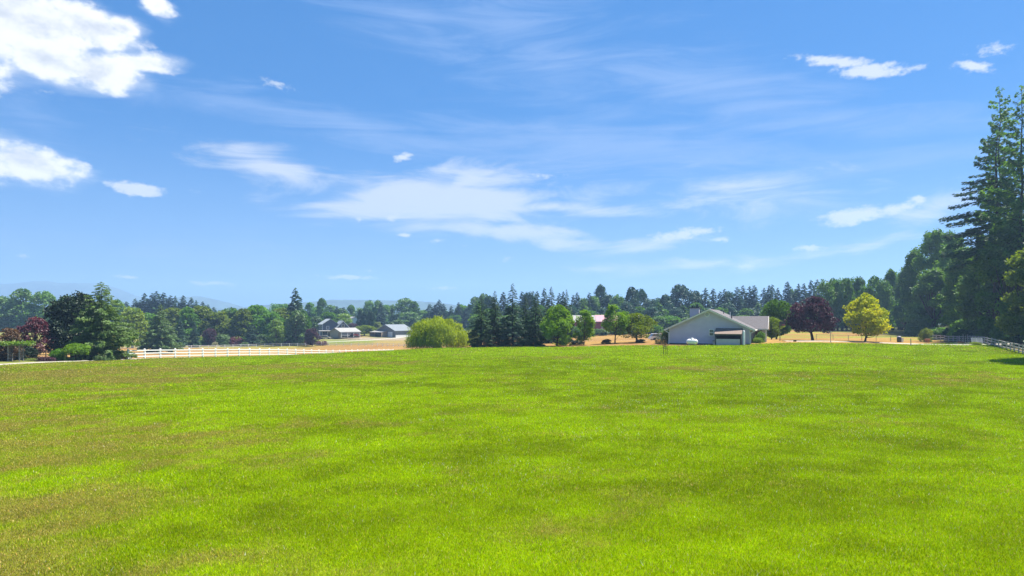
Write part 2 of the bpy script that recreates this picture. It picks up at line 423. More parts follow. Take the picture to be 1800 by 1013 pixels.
def weeping(name, seed, H, W, ns, leaf):
    rng = np.random.default_rng(seed)
    Rr = W / 2
    Ps = []; Ds = []; Ns = []; vs = []
    lobes = []
    for i in range(46):
        a = rng.random() * 2 * np.pi; q = rng.random() ** .45 * .88
        zt = H * (.34 + .58 * math.sqrt(max(0, 1 - (q / .95) ** 2.2))) * (.86 + .14 * rng.random())
        zc = zt if rng.random() < .6 else zt * (.5 + .4 * rng.random())
        lobes.append((q * Rr * math.cos(a), q * Rr * math.sin(a), zc, W * (.07 + .06 * rng.random()), rng.random()))
    for i in range(ns):
        lx_, ly_, lz_, lr_, lv = lobes[rng.integers(len(lobes))]
        d = nrm(rng.normal(size=3)); d[2] = abs(d[2]) * .6
        p = np.array((lx_, ly_, lz_ - lr_ * .7)) + d * lr_ * (.6 + .6 * rng.random())
        ln = H * (.10 + .34 * rng.random() ** 1.6)
        if math.hypot(p[0], p[1]) > Rr * .5 and rng.random() < .45: ln = p[2] * (.55 + .42 * rng.random())
        ln = min(ln, p[2] * .98)
        m = max(3, int(ln / (leaf * .45))); u = np.linspace(0, 1, m)
        out_ = np.array((d[0], d[1], 0)); out_ = out_ / (np.linalg.norm(out_) + 1e-6)
        P = p + out_ * (.35 * np.sin(u * 1.6))[:, None] + rng.normal(size=(m, 3)) * .11; P[:, 2] -= u * ln
        D = np.c_[rng.normal(size=(m, 2)) * .55, -np.ones(m)] + out_ * (1 - u)[:, None] * .9
        Ps.append(P); Ds.append(D); Ns.append(out_ + rng.normal(size=(m, 3)) * .8 + np.array((0, 0, .45)))
        vs.append(.35 * lv + .25 * rng.random() + .4 * rng.random(m))
    P = np.concatenate(Ps); n = len(P)
    l = leaf * (.7 + .6 * rng.random(n))
    V, Fq, vv = kites(P, np.concatenate(Ds), np.concatenate(Ns), l, l * .42, np.concatenate(vs))
    co = build(name + '_crown', V, [Fq], None, {'v': vv}); crown = co.data; bpy.data.objects.remove(co)
    mb = MB(); mb.tube([(0, 0, -.3), (.1, 0, H * .25), (0, .1, H * .5)], (.45, .34, .25), 9)
    for k in range(9):
        a = k * .7; mb.tube([(0, 0, H * .28), (math.cos(a) * Rr * .35, math.sin(a) * Rr * .35, H * .55), (math.cos(a) * Rr * .7, math.sin(a) * Rr * .7, H * .6)], (.2, .12, .04), 6)
    tr = mb.obj(name + '_trunk', M['bark'], None, False); tm = tr.data; bpy.data.objects.remove(tr)
    return dict(crown=crown, trunk=tm, H=H, W=W)

_rot = random.Random(7)
def plant(p, leafmat, px, top, Y, wpx, name, label, cat, group=None, rot=None, x=None, sink=.05, H=None, W=None, trunk=True):
    x = X_at(px, Y) if x is None else x
    z = g1(x, Y) - sink
    if H is None: H = Z_at(top, Y) - z
    if W is None: W = wpx / F * Y
    e = empty(name, (x, Y, z), _rot.uniform(0, 6.28) if rot is None else rot)
    e.scale = (W / p['W'], W / p['W'], H / p['H'])
    for nm, me, mt in ((('trunk', p['trunk'], None),) if trunk else ()) + (('crown', p['crown'], LF[leafmat]),):
        o = bpy.data.objects.new(nm, me); COL.objects.link(o); o.parent = e
        if mt:
            if not me.materials: me.materials.append(mt)
            o.material_slots[0].link = 'OBJECT'; o.material_slots[0].material = mt
    return tag(e, label, cat, group)

# ------------------------------------------------------------------ ground, lawn and fields
DRIVE = np.array([(-74, 44), (-66, 64), (-60, 80), (-55.2, 93), (-49.0, 115), (-44.2, 133), (-39.4, 152), (-33.5, 176), (-27, 205)], float)
LAWN_X = [-80, -74, -66, -60, -55.2, -49, -44.2, -39.4, -35, -28, -18, 0, 6, 14, 20, 24, 42, 60, 70, 76, 82, 130]
LAWN_Y = [30, 44, 64, 80, 93, 115, 133, 150, 150, 130, 116, 108, 103, 100, 99, 97.0, 100, 103, 112, 116, 100, 90]
def lawn_edge(x): return np.interp(x, LAWN_X, LAWN_Y)
FENCE_R = np.array([(96, 158), (92.5, 150), (88, 135), (78.6, 115), (73.4, 104), (69.1, 95), (64.5, 86), (59, 75), (54.2, 65), (50, 55), (46, 45), (40, 30)], float)
def fence_x(y): return np.interp(y, FENCE_R[::-1, 1], FENCE_R[::-1, 0])

def blob(x, y, cx, cy, rx, ry, a=0):
    c, s = math.cos(a), math.sin(a)
    dx = x - cx; dy = y - cy
    return np.clip(1 - ((dx * c + dy * s) / rx) ** 2 - ((-dx * s + dy * c) / ry) ** 2, 0, 1)

def lawn_tone(x, y):
    """dryness 0..1 and freshness 0..1 of the turf, patch by patch"""
    big = fbm(x / 9 + 3, y / 13, 11, 4); mid = fbm(x / 3.2, y / 2.4 + 7, 23, 4); fine = fbm(x / .8, y / .8, 31, 3)
    west = sstep(-.14, -.62, x / (y + 4)) 
    b = .66 * west * (1 - .8 * blob(x, y, -10, 37, 16, 7, -.1) ** .5) 
    b = b + .62 * blob(x, y, -27, 69, 24, 7.5, .04) + .5 * blob(x, y, -22, 56, 22, 5) + .55 * blob(x, y, -45, 62, 16, 8)
    b = b + .8 * blob(x, y, 3, 76, 9, 4.5) + .75 * blob(x, y, 17, 60, 5.5, 3.2) + .42 * blob(x, y, 30, 51, 15, 8) + .2 * blob(x, y, 11, 48, 9, 5) + .18 * blob(x, y, -1, 33, 11, 6)
    b = b + .25 * blob(x, y, 10, 103, 26, 6)
    dry = sstep(.16, 1.18, b * .95 + (big - .5) * .75 + (mid - .5) * 1.15 + (fine - .5) * 1.2 + .06)
    fresh = np.clip(.60 + (fbm(x / 7 + 40, y / 6, 51, 5) - .5) * 1.0 + (fbm(x / 1.4, y / 1.2, 53, 4) - .5) * 1.7 + .3 * blob(x, y, -3, 88, 26, 22) + .25 * blob(x, y, 30, 84, 36, 16) + .2 * blob(x, y, -12, 38, 16, 9) - .2 * blob(x, y, 26, 52, 18, 8) - .12 * blob(x, y, 2, 46, 18, 6), 0, 1)
    return dry, fresh

def mixc(a, b, t): return a * (1 - t)[:, None] + b * t[:, None]
C_FRESH = np.array((.320, .480, .003)); C_DARK = np.array((.190, .280, .004)); C_DRY = np.array((.262, .232, .040)); C_STRAW = np.array((.38, .30, .11))
def turf_colour(x, y):
    dry, fresh = lawn_tone(x, y)
    c = mixc(np.tile(C_DARK, (len(x), 1)), C_FRESH, fresh)
    c = mixc(c, C_DRY, dry * .78)
    return c, dry, fresh

def ground_colour(x, y):
    c, dry, fresh = turf_colour(x, y)
    c = c * .46
    n1 = fbm(x / 14, y / 20, 61, 5); n2 = fbm(x / 3, y / 4, 67, 4)
    tan = mixc(np.tile(np.array((.235, .140, .054)), (len(x), 1)), np.array((.27, .172, .058)), sstep(.35, .65, n1))
    tan = mixc(tan, np.array((.20, .105, .038)), sstep(.5, .75, n2) * .6)
    pasture = mixc(np.tile(np.array((.13, .16, .03)), (len(x), 1)), np.array((.22, .17, .06)), sstep(.4, .62, n1))
    mixn = (n2 - .5) * 6
    out = tan.copy()
    # pasture beyond the far fence and round the far farm
    far = sstep(252, 262, y + mixn) * sstep(30, -10, x)
    out = mixc(out, pasture, far)
    out = mixc(out, np.array((.045, .125, .012)), np.clip(blob(x, y, -84, 272, 20, 9) * 3, 0, 1) * .9)
    out = mixc(out, np.array((.26, .20, .17)), np.clip(blob(x, y, -62, 288, 24, 9) * 3, 0, 1) * .9)
    out = mixc(out, np.array((.46, .33, .22)), np.clip(blob(x, y, -140, 190, 46, 26) * 2, 0, 1) * .0)
    meadow = sstep(-62, -80, x) * sstep(228, 236, y)
    out = mixc(out, np.array((.19, .19, .05)), meadow * .8)
    out = mixc(out, np.array((.16, .17, .045)), np.clip(blob(x, y, -70, 85, 16, 20) * 2, 0, 1))
    # field behind the purple and golden trees: green streaks
    st = sstep(.5, .68, fbm(x / 26, y / 7, 71, 4)) * sstep(120, 135, y) * sstep(35, 60, x)
    out = mixc(out, np.array((.17, .20, .035)), st * .8)
    # woodland floor beyond the right fence and everything far away
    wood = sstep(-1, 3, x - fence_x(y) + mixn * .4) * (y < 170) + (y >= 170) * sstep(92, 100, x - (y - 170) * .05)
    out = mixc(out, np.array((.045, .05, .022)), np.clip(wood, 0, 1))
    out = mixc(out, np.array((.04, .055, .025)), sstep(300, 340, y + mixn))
    lawn = ((y < lawn_edge(x) + (n2 - .5) * 2.2) & (x < fence_x(y) + .5)).astype(float)
    return mixc(out, c, lawn)

def axis(lo, a, b, hi, d):
    mid = np.arange(a, b, d)
    def grow(L):
        o = []; s = d; t = 0
        while t < L: s *= 1.12; t += s; o.append(t)
        return np.array(o)
    return np.r_[(a - grow(a - lo))[::-1], mid, mid[-1] + grow(hi - mid[-1])]
gx = axis(-4500, -84, 104, 4500, .8); gy = axis(-400, -4, 165, 4600, .8)
XX, YY = np.meshgrid(gx, gy)
xf, yf = XX.ravel(), YY.ravel()
zf = gz(xf, yf)
ny, nx = XX.shape
ii = (np.arange(ny - 1)[:, None] * nx + np.arange(nx - 1)[None]).ravel()
quads = np.stack([ii, ii + 1, ii + nx + 1, ii + nx], 1)
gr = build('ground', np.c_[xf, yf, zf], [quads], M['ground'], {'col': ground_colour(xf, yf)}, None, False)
tag(gr, kind='structure')

# blades of grass over the whole lawn, wider and sparser with distance from where one stands
def lawn_blades(seed=3):
    rng = np.random.default_rng(seed)
    Xs, Ys, Ws, Hs = [], [], [], []
    for y0, y1, lai in ((4.0, 7.5, .6), (7.5, 12, .75), (12, 17, .72), (17, 24, .66), (24, 34, .55), (34, 48, .45), (48, 66, .36), (66, 90, .30), (90, 152, .26)):
        ym = (y0 + y1) / 2
        w = max(.012, ym * .00085); h = .040 + ym * .00050
        n = lai / (.5 * w * h)
        wd = lambda y: .80 * y + 15
        area = (wd(y0) + wd(y1)) * (y1 - y0)
        m = int(n * area)
        y = y0 + (y1 - y0) * rng.random(m); x = (rng.random(m) * 2 - 1) * wd(y1)
        ok = (np.abs(x) < wd(y)) & (y < lawn_edge(x) + (fbm(x / 1.5, y / 1.5, 9, 2) - .5) * 1.6) & (x < fence_x(y) + .2)
        x, y = x[ok], y[ok]; m = len(x)
        Xs.append(x); Ys.append(y); Ws.append(w * (.6 + .8 * rng.random(m))); Hs.append(h * (.5 + .9 * rng.random(m) ** 1.3))
    x = np.concatenate(Xs); y = np.concatenate(Ys); w = np.concatenate(Ws); h = np.concatenate(Hs)
    n = len(x)
    c, dry, fresh = turf_colour(x, y)
    h *= (.62 + .75 * fbm(x / .55, y / .55, 81, 3)) * (1 - .3 * dry)
    r = rng.random(n)
    straw = r < (.05 + .30 * dry)
    c[straw] = C_STRAW * (.65 + .9 * rng.random(straw.sum()))[:, None]
    c *= (.55 + .95 * rng.random(n) ** 1.3)[:, None]
    ye = rng.random(n) < .14; c[ye] *= np.array((1.5, 1.12, .8))
    clov = fbm(x / 3.5 + 9, y / 2.5, 91, 3); hot = np.clip((clov - .56) * 5, 0, 1) * sstep(-12, 6, x) * sstep(15, 24, y) + .05
    fl = rng.random(n) < .022 * hot
    c[fl] = np.array((.62, .62, .52)); h[fl] *= 1.25
    st = (rng.random(n) < .007) & (y < 45); h[st] *= 1.7; w[st] *= .8; c[st] = np.array((.42, .44, .17)) * (.6 + .7 * rng.random(st.sum()))[:, None]
    z = gz_fast(x, y)
    a = rng.random(n) * 2 * np.pi; b = rng.random(n) * 2 * np.pi; ln = h * (.2 + .75 * rng.random(n))
    P0 = np.c_[x - np.cos(a) * w / 2, y - np.sin(a) * w / 2, z - .006]
    P1 = np.c_[x + np.cos(a) * w / 2, y + np.sin(a) * w / 2, z - .006]
    P2 = np.c_[x + np.cos(b) * ln, y + np.sin(b) * ln, z + h]
    V = np.stack([P0, P1, P2], 1).reshape(-1, 3)
    g = build('grass', V, [np.arange(n * 3).reshape(n, 3)], M['grass'], {'col': np.repeat(c, 3, axis=0)})
    return tag(g, 'mown lawn of bright green grass with dry yellowish patches', 'grass', kind='stuff')
ZG = zf.reshape(ny, nx)
def gz_fast(x, y):
    i = np.clip(np.searchsorted(gx, x) - 1, 0, nx - 2); j = np.clip(np.searchsorted(gy, y) - 1, 0, ny - 2)
    fx = (x - gx[i]) / (gx[i + 1] - gx[i]); fy = (y - gy[j]) / (gy[j + 1] - gy[j])
    return (ZG[j, i] * (1 - fx) + ZG[j, i + 1] * fx) * (1 - fy) + (ZG[j + 1, i] * (1 - fx) + ZG[j + 1, i + 1] * fx) * fy
lawn_blades()

def ribbon(name, pts, width, mat, lift=.03, step=2.0):
    pts = np.asarray(pts, float)
    d = np.r_[0, np.cumsum(np.linalg.norm(np.diff(pts, axis=0), axis=1))]
    s = np.arange(0, d[-1], step); P = np.c_[np.interp(s, d, pts[:, 0]), np.interp(s, d, pts[:, 1])]
    T = nrm(np.gradient(P, axis=0)); Nn = np.c_[-T[:, 1], T[:, 0]]
    k = 5; V = []
    rng = np.random.default_rng(5)
    for o in np.linspace(-.5, .5, k):
        Q = P + Nn * (o * width + (rng.normal(size=len(P)) * .12 if abs(o) == .5 else 0))[:, None] if abs(o) == .5 else P + Nn * (o * width)
        z = gz_fast(Q[:, 0], Q[:, 1]) + lift + (.03 if abs(o) < .4 else -.06)
        V.append(np.c_[Q, z])
    m = len(P); V = np.concatenate(V)
    i = (np.arange(k - 1)[:, None] * m + np.arange(m - 1)[None]).ravel()
    return tag(build(name, V, [np.stack([i, i + m, i + m + 1, i + 1], 1)], mat, None, None, False), kind='structure')
ribbon('gravel_driveway', DRIVE, 2.2, M['gravel'])
ribbon('gravel_path', [(42, 105.5), (52, 106), (62, 106), (72, 107), (84, 112), (100, 130)], 2.0, M['gravel'])
ribbon('farm_track', [(-95, 268), (-72, 268), (-58, 276), (-50, 288), (-46, 300)], 2.6, M['gravel'])
ribbon('farm_lane', [(12, 158), (26, 152), (44, 148), (60, 146)], 2.5, M['gravel'])

# distant hills
def hill(name, prof, Y, depth, amp, seed, label):
    pp = np.array(prof, float)
    px = np.arange(pp[0, 0], pp[-1, 0], 4.0); py = np.interp(px, pp[:, 0], pp[:, 1])
    k = 24; V = []; C = []
    for j in range(k):
        u = j / (k - 1) * 2 - 1
        yy = Y + u * depth
        X = (px - CX) / F * Y
        ridge = EYE - (py - HY) / F * Y
        z = -4 + (ridge + 4) * (math.cos(u * math.pi / 2) ** 1.2 if abs(u) < 1 else 0)
        z = z + (fbm(X / 160, np.full_like(X, yy / 160), seed, 4) - .5) * amp * (1 - abs(u)) * 2 * (0 if j == k // 2 else 1)
        z = z + (fbm(X / 12, np.full_like(X, yy / 12), seed + 3, 3) - .5) * amp * .25 * (1 - abs(u))
        V.append(np.c_[X, np.full_like(X, yy), z])
    m = len(px); V = np.concatenate(V)
    i = (np.arange(k - 1)[:, None] * m + np.arange(m - 1)[None]).ravel()
    return tag(build(name, V, [np.stack([i, i + 1, i + m + 1, i + m], 1)], M['hill'], None, None, False), kind='structure')
hill('hills', [(-500, 520), (-300, 508), (-100, 500), (0, 499), (50, 496), (100, 497), (150, 497), (190, 503), (220, 515), (240, 521), (280, 545), (330, 560)], 4200, 420, 30, 1, '')
hill('hills', [(140, 560), (240, 540), (300, 525), (345, 520), (372, 525), (400, 532), (430, 541), (450, 545), (520, 560)], 3500, 420, 22, 2, '')
hill('hills', [(330, 560), (400, 546), (440, 541), (470, 537), (530, 534), (590, 528.5), (620, 527.5), (660, 527.5), (700, 528), (730, 530.5), (760, 533), (800, 538), (860, 545), (960, 560)], 2500, 350, 12, 3, '')

# ================================================================== HOUSE
def rot_pt(o, a, x, y):   # local (x,y) of a thing at o turned by a
    c, s = math.cos(a), math.sin(a)
    return o[0] + c * x - s * y, o[1] + s * x + c * y
HX, HYY = X_at(1246, 100), 100.0
HA = R(-22)
HZ = g1(HX, HYY) + .02
house = tag(empty('house', (HX, HYY, HZ), HA), 'single storey house with grey lap siding and a wide gable end facing the lawn', 'house')
hw, ez, rz, hl = 5.7, 2.35, 5.0, 15.0
m_ = (rz - ez) / hw
wall = MB().prism([(-hw, -.6), (hw, -.6), (hw, ez), (0, rz), (-hw, ez)], 0, hl).obj('wall', M['siding'], house)
MB().box(-hw - .02, hw + .02, -.03, -.002, -.6, .12).obj('foundation', M['charcoal'], house)
rf = MB()
xe = hw + .6; zl = lambda x: rz - m_ * abs(x)
rf.prism([(0, rz + .01), (xe, zl(xe) + .01), (xe, zl(xe) + .17), (0, rz + .19)], -.40, hl + .4)
rf.prism([(0, rz + .01), (0, rz + .19), (-xe, zl(xe) + .17), (-xe, zl(xe) + .01)], -.40, hl + .4)
roof = rf.obj('roof', M['shingle'], house)
rk = MB()
rk.prism([(0, rz - .10), (xe + .03, zl(xe) - .12), (xe + .03, zl(xe) + .13), (0, rz + .16)], -.455, -.405)
rk.prism([(0, rz - .10), (0, rz + .16), (-xe - .03, zl(xe) + .13), (-xe - .03, zl(xe) - .12)], -.455, -.405)
rk.obj('rake_board', M['trim'], roof)
for s in (-1, 1):
    g = MB().box(min(s * (xe + .035), s * (xe + .16)), max(s * (xe + .035), s * (xe + .16)), -.46, hl + .4, zl(xe) - .08, zl(xe) + .09).obj('gutter', M['trim'], roof)
    d = MB(); d.bar((s * (xe + .06), -.30, zl(xe) - .06), (s * (hw + .07), -.08, zl(xe) - .42), .09, .09); d.bar((s * (hw + .07), -.08, zl(xe) - .38), (s * (hw + .07), -.08, 0), .09, .09)
    d.obj('downspout', M['white'], house)
    MB().box(min(s * (hw - .1), s * (hw + .02)), max(s * (hw - .1), s * (hw + .02)), -.035, -.004, .1, ez + .02).obj('corner_board', M['trim'], house)
# round gable vent
v = MB(); v.tube([(-.25, -.07, rz - .62), (-.25, .03, rz - .62)], .36, 20); vo = v.obj('gable_vent', M['white'], house)
v = MB(); v.tube([(-.25, -.085, rz - .62), (-.25, -.05, rz - .62)], .27, 20); v.obj('louvre', mat_plain('vent_louvre', (.44, .44, .45), .7, .06, 2, .6, lap=.06), vo)
# gable window
wx, wz0, wz1 = .38, 1.22, 2.22
wf = MB()
for a in ((wx - .36, wx + .36, wz1 - .09, wz1), (wx - .36, wx + .36, wz0, wz0 + .09), (wx - .30, wx + .30, 1.68, 1.76)):
    wf.box(a[0], a[1], -.07, -.003, a[2], a[3])
wf.box(wx - .36, wx - .27, -.068, -.004, wz0 + .09, wz1 - .09); wf.box(wx + .27, wx + .36, -.068, -.004, wz0 + .09, wz1 - .09)
win = wf.obj('window', M['whitepaint'], house)
MB().box(wx - .27, wx + .27, -.03, -.006, wz0 + .09, 1.68).obj('pane', M['glass'], win)
MB().box(wx - .27, wx + .27, -.03, -.006, 1.76, wz1 - .09).obj('pane', M['glass'], win)
# chimney
cx0, cx1, cy0, cy1 = -3.2, -1.85, 3.6, 4.5
ch = MB().box(cx0, cx1, cy0, cy1, 2.6, 5.35).obj('chimney', M['siding'], roof)
cp = MB().box(cx0 - .1, cx1 + .1, cy0 - .1, cy1 + .1, 5.352, 5.56); cp.tube([(cx0 + .35, 4.05, 5.55), (cx0 + .35, 4.05, 5.75)], .13, 10); cp.tube([(cx1 - .3, 4.05, 5.55), (cx1 - .3, 4.05, 5.86)], .16, 10); cp.tube([(cx1 - .3, 4.05, 5.94), (cx1 - .3, 4.05, 5.99)], .24, 10)
cp.obj('chimney_cap', M['charcoal'], house)
MB().box(cx1 + .003, cx1 + .05, cy0 - .02, cy0 + .16, 3.6, 5.3).obj('chimney_trim', M['white'], house)
for x, y, h, r, mt in ((2.6, 5.2, .75, .06, 'whitepaint'), (3.0, 2.6, .42, .09, 'charcoal'), (1.4, 8, .4, .06, 'charcoal')):
    p = MB(); p.tube([(x, y, zl(x) + .05), (x, y, zl(x) + .19 + h)], r, 8); p.tube([(x, y, zl(x) + .19 + h), (x, y, zl(x) + .25 + h)], r * 1.6, 8); p.obj('vent_pipe', M[mt], roof)
# entry wing
wy0, wy1, wxr, wzr, wze = 7.0, 13.0, 7.6, 4.0, 2.35
wyc = (wy0 + wy1) / 2; wm = (wzr - wze) / (wyc - wy0)
MB().prism([(wy0 + .9, -.6), (wy1, -.6), (wy1, wze), (wyc, wzr - .05), (wy0 + .9, wze + .4)], hw + .002, wxr, 'x').obj('wing_wall', M['siding'], house)
wr = MB()
wr.prism([(wyc, wzr + .16), (wyc, wzr), (wy0 - .5, wze - .5 * wm), (wy0 - .5, wze - .5 * wm + .16)], 2.6, wxr + .35, 'x')
wr.prism([(wyc, wzr + .16), (wy1 + .5, wze - .5 * wm + .16), (wy1 + .5, wze - .5 * wm), (wyc, wzr)], 2.6, wxr + .35, 'x')
wro = wr.obj('wing_roof', M['shingle'], house)
wk = MB(); wk.prism([(wyc, wzr - .12), (wyc, wzr + .14), (wy0 - .53, wze - .5 * wm + .12), (wy0 - .53, wze - .5 * wm - .13)], wxr + .355, wxr + .40, 'x')
wk.prism([(wyc, wzr - .12), (wy1 + .53, wze - .5 * wm - .13), (wy1 + .53, wze - .5 * wm + .12), (wyc, wzr + .14)], wxr + .355, wxr + .40, 'x'); wk.obj('rake_board', M['trim'], wro)
MB().box(hw + .7, wxr + .35, wy0 - .63, wy0 - .505, wze - .5 * wm - .02, wze - .5 * wm + .13).obj('gutter', M['trim'], wro)
MB().box(wxr - .02, wxr + .16, wy0 - .3, wy0 - .1, -.3, wze - .3).obj('porch_post', M['white'], house)
MB().box(hw + .4, hw + 1.3, wy0 + .86, wy0 + .897, 0, 2.0).obj('door', M['brownwood'], house)
l_ = MB(); l_.tube([(hw + .95, wy0 - .2, 1.95), (hw + .95, wy0 - .2, 2.15)], .09, 8); l_.tube([(hw + .95, wy0 - .2, 2.15), (hw + .95, wy0 - .2, 2.4)], .02, 6); l_.obj('porch_lantern', M['whitepaint'], house)
sw = MB(); sw.box(hw + .004, hw + .05, .9, 2.3, .9, 2.1); swo = sw.obj('window', M['whitepaint'], house)
MB().box(hw + .051, hw + .06, 1.0, 2.2, 1.0, 2.0).obj('pane', M['glass'], swo)
MB().box(-hw - 4, hw + 2, -.6, 0, -.9, -.7).obj('footing', M['charcoal'], house) if False else None

# lean-to log store against the gable
lx, ly = rot_pt((HX, HYY), HA, 2.85, -.05)
store = tag(empty('log_store', (lx, ly, HZ), HA), 'low lean-to with a brown shingle roof against the grey gable wall', 'lean-to')
MB().prism([(0, 2.30), (0, 2.38), (-2.15, 1.60), (-2.15, 1.52)], -1.85, 1.85, 'x').obj('roof', M['shingletan'], store)
MB().box(-1.75, 1.75, -.10, -.02, -.3, 2.2).obj('shade_panel', M['dark'], store)  # near-black sheet, paints the shaded gap under the lean-to roof
MB().box(-1.72, 1.60, -1.98, -1.9, -.3, .86).obj('front_panel', M['greypanel'], store)
for x0 in (-1.80, 1.62):
    MB().box(x0, x0 + .16, -2.0, -1.88, -.3, 1.55).obj('post', M['charcoal'], store)
MB().box(-1.80, 1.78, -2.02, -2.001, 1.36, 1.55).obj('beam', M['charcoal'], store)
sp_ = MB(); sp_.prism([(-1.9, -.3), (-.12, -.3), (-.12, 2.2), (-1.9, 1.55)], -1.775, -1.73, 'x'); sp_.obj('side_panel', M['charcoal'], store)
sp_ = MB(); sp_.prism([(-1.9, -.3), (-.12, -.3), (-.12, 2.2), (-1.9, 1.55)], 1.73, 1.775, 'x'); sp_.obj('side_panel', M['charcoal'], store)
qx, qy = rot_pt((HX, HYY), HA, 4.98, -2.0)
q = MB(); q.tube([(0, 0, -.3), (0, 0, .2), (0, 0, 1.9), (0, 0, 2.02), (0, 0, 2.1)], (.17, .16, .15, .11, .03), 14)
po = q.obj('post', M['tank'], None, False); po.location = (qx, qy, HZ); tag(po, 'thick white post standing at the right corner of the lean-to', 'post')

# propane tank
tx, ty = X_at(1216.5, 97.5), 97.5
tz = g1(tx, ty)
tank = tag(empty('propane_tank', (tx, ty, tz), R(-14)), 'white propane tank lying on feet in front of the grey gable wall', 'gas tank')
b = MB(); rr = .40
xs = [-.82, -.79, -.70, -.55, -.4, 0, .4, .55, .70, .79, .82]; rs = [.02, .14, .27, .37, rr, rr, rr, .37, .27, .14, .02]
b.tube([(x, 0, .52) for x in xs], np.array(rs), 20); b.obj('shell', M['tank'], tank, False)
b = MB(); b.tube([(0, 0, .88), (0, 0, 1.0), (0, 0, 1.06), (0, 0, 1.08)], (.2, .2, .14, .03), 14); b.obj('dome', M['tank'], tank, False)
for x in (-.42, .42): MB().box(x - .07, x + .07, -.22, .22, -.2, .2).obj('foot', M['greypanel'], tank)

# bin by the lean-to
bx_, by_ = X_at(1256.5, 98.3), 98.3
bn = tag(empty('bin', (bx_, by_, g1(bx_, by_)), R(-22)), 'small pale grey bin between the propane tank and the lean-to', 'bin')
b = MB(); b.add([(-.22, -.22, 0), (.22, -.22, 0), (.22, .22, 0), (-.22, .22, 0), (-.28, -.28, .55), (.28, -.28, .55), (.28, .28, .55), (-.28, .28, .55)], [(0, 3, 2, 1), (0, 1, 5, 4), (1, 2, 6, 5), (2, 3, 7, 6), (3, 0, 4, 7), (4, 5, 6, 7)]); b.obj('body', M['greypanel'], bn)
MB().box(-.31, .31, -.31, .31, .552, .62).obj('lid', M['charcoal'], bn)

# ================================================================== FENCES
def poly_pts(pts, spacing):
    pts = np.asarray(pts, float); d = np.r_[0, np.cumsum(np.linalg.norm(np.diff(pts, axis=0), axis=1))]
    n = int(d[-1] / spacing); s = np.linspace(0, d[-1], n + 1)
    return np.c_[np.interp(s, d, pts[:, 0]), np.interp(s, d, pts[:, 1])]
def fence(name, pts, spacing, h, rails, post, rail, mp, mr, label, cat='fence', cap=0, wob=0, seed=1, radius=None):
    P = poly_pts(pts, spacing); z = gz_fast(P[:, 0], P[:, 1]); rng = np.random.default_rng(seed)
    o = np.array((P[0, 0], P[0, 1], z[0])); e = tag(empty(name, o), label, cat)
    for i, p in enumerate(P):
        mb = MB(); q = np.array((p[0], p[1], z[i])) - o
        t = P[min(i + 1, len(P) - 1)] - P[max(i - 1, 0)]; a = math.atan2(t[1], t[0])
        c, s = math.cos(a), math.sin(a); w = post / 2
        ln = rng.normal(size=2) * wob
        mb.bar(q + (0, 0, -.3), q + (ln[0], ln[1], h * (1 + rng.normal() * wob)), post, post)
        if cap: mb.add([q + np.array((sx * w * 1.3, sy * w * 1.3, h)) for sx, sy in ((-1, -1), (1, -1), (1, 1), (-1, 1))] + [q + np.array((0, 0, h + post * .6))], [(0, 1, 4), (1, 2, 4), (2, 3, 4), (3, 0, 4), (3, 2, 1, 0)])
        mb.obj('post', mp, e)
    off = np.array((0, 0, 0.))
    for k, rh in enumerate(rails):
        mb = MB()
        for i in range(len(P) - 1):
            a = np.array((P[i, 0], P[i, 1], z[i] + rh)) - o; b = np.array((P[i + 1, 0], P[i + 1, 1], z[i + 1] + rh)) - o
            if wob: a = a + rng.normal(size=3) * (0, 0, wob * .6); b = b + rng.normal(size=3) * (0, 0, wob * .6)
            d = (b - a)[:2]; d = d / np.linalg.norm(d); n2 = np.array((d[1], -d[0], 0)) * (post * .5 - .004 if radius is None else 0)
            mb.bar(a + n2, b + n2, *rail)
        mb.obj('rail', mr, e)
    return e
FL = [(-54, 96), (-47.2, 117), (-42.2, 135), (-37.6, 152), (-31, 178)]
fence('fence', FL, 2.75, 1.36, (.36, .80, 1.22), .20, (.05, .145), M['white'], M['white'], 'white three-rail fence running along the gravel driveway, nearest to the lawn', cap=1)
fence('fence', [(-54.15, 95.6), (-57.5, 93.3), (-64, 90), (-75, 86)], 2.3, 1.1, (.32, .68, 1.02), .1, (.05, .11), M['brownwood'], M['brownwood'], 'brown wooden rail fence half hidden behind the big cedar')
FL2 = [(X_at(150, 205), 205), (X_at(253, 215), 215), (X_at(345, 228), 228), (X_at(450, 243), 243), (X_at(560, 250), 250), (X_at(650, 248), 248), (X_at(725, 234), 234), (X_at(790, 215), 215)]
fence('fence', FL2, 2.75, 1.15, (.5, 1.0), .14, (.05, .12), M['white'], M['white'], 'thin white two-rail fence far across the tan paddock')
rfp = FENCE_R[1:9]
fence('fence', rfp, 2.6, 1.18, (.28, .66, 1.04), .13, (.08, .13), M['greywood'], M['greywood'], 'weathered grey split-rail fence curving along the dark woodland edge', wob=.05, radius=1)
WF = [(X_at(1435, 128), 128), (X_at(1480, 128), 128), (X_at(1530, 130), 130), (X_at(1560, 130), 130), (X_at(1583, 132), 132)]
fence('fence', WF, 2.9, 1.0, (.92,), .07, (.03, .05), M['greywood'], M['greywood'], 'thin post fence between the lawn and the tan field under the golden tree', wob=.02)

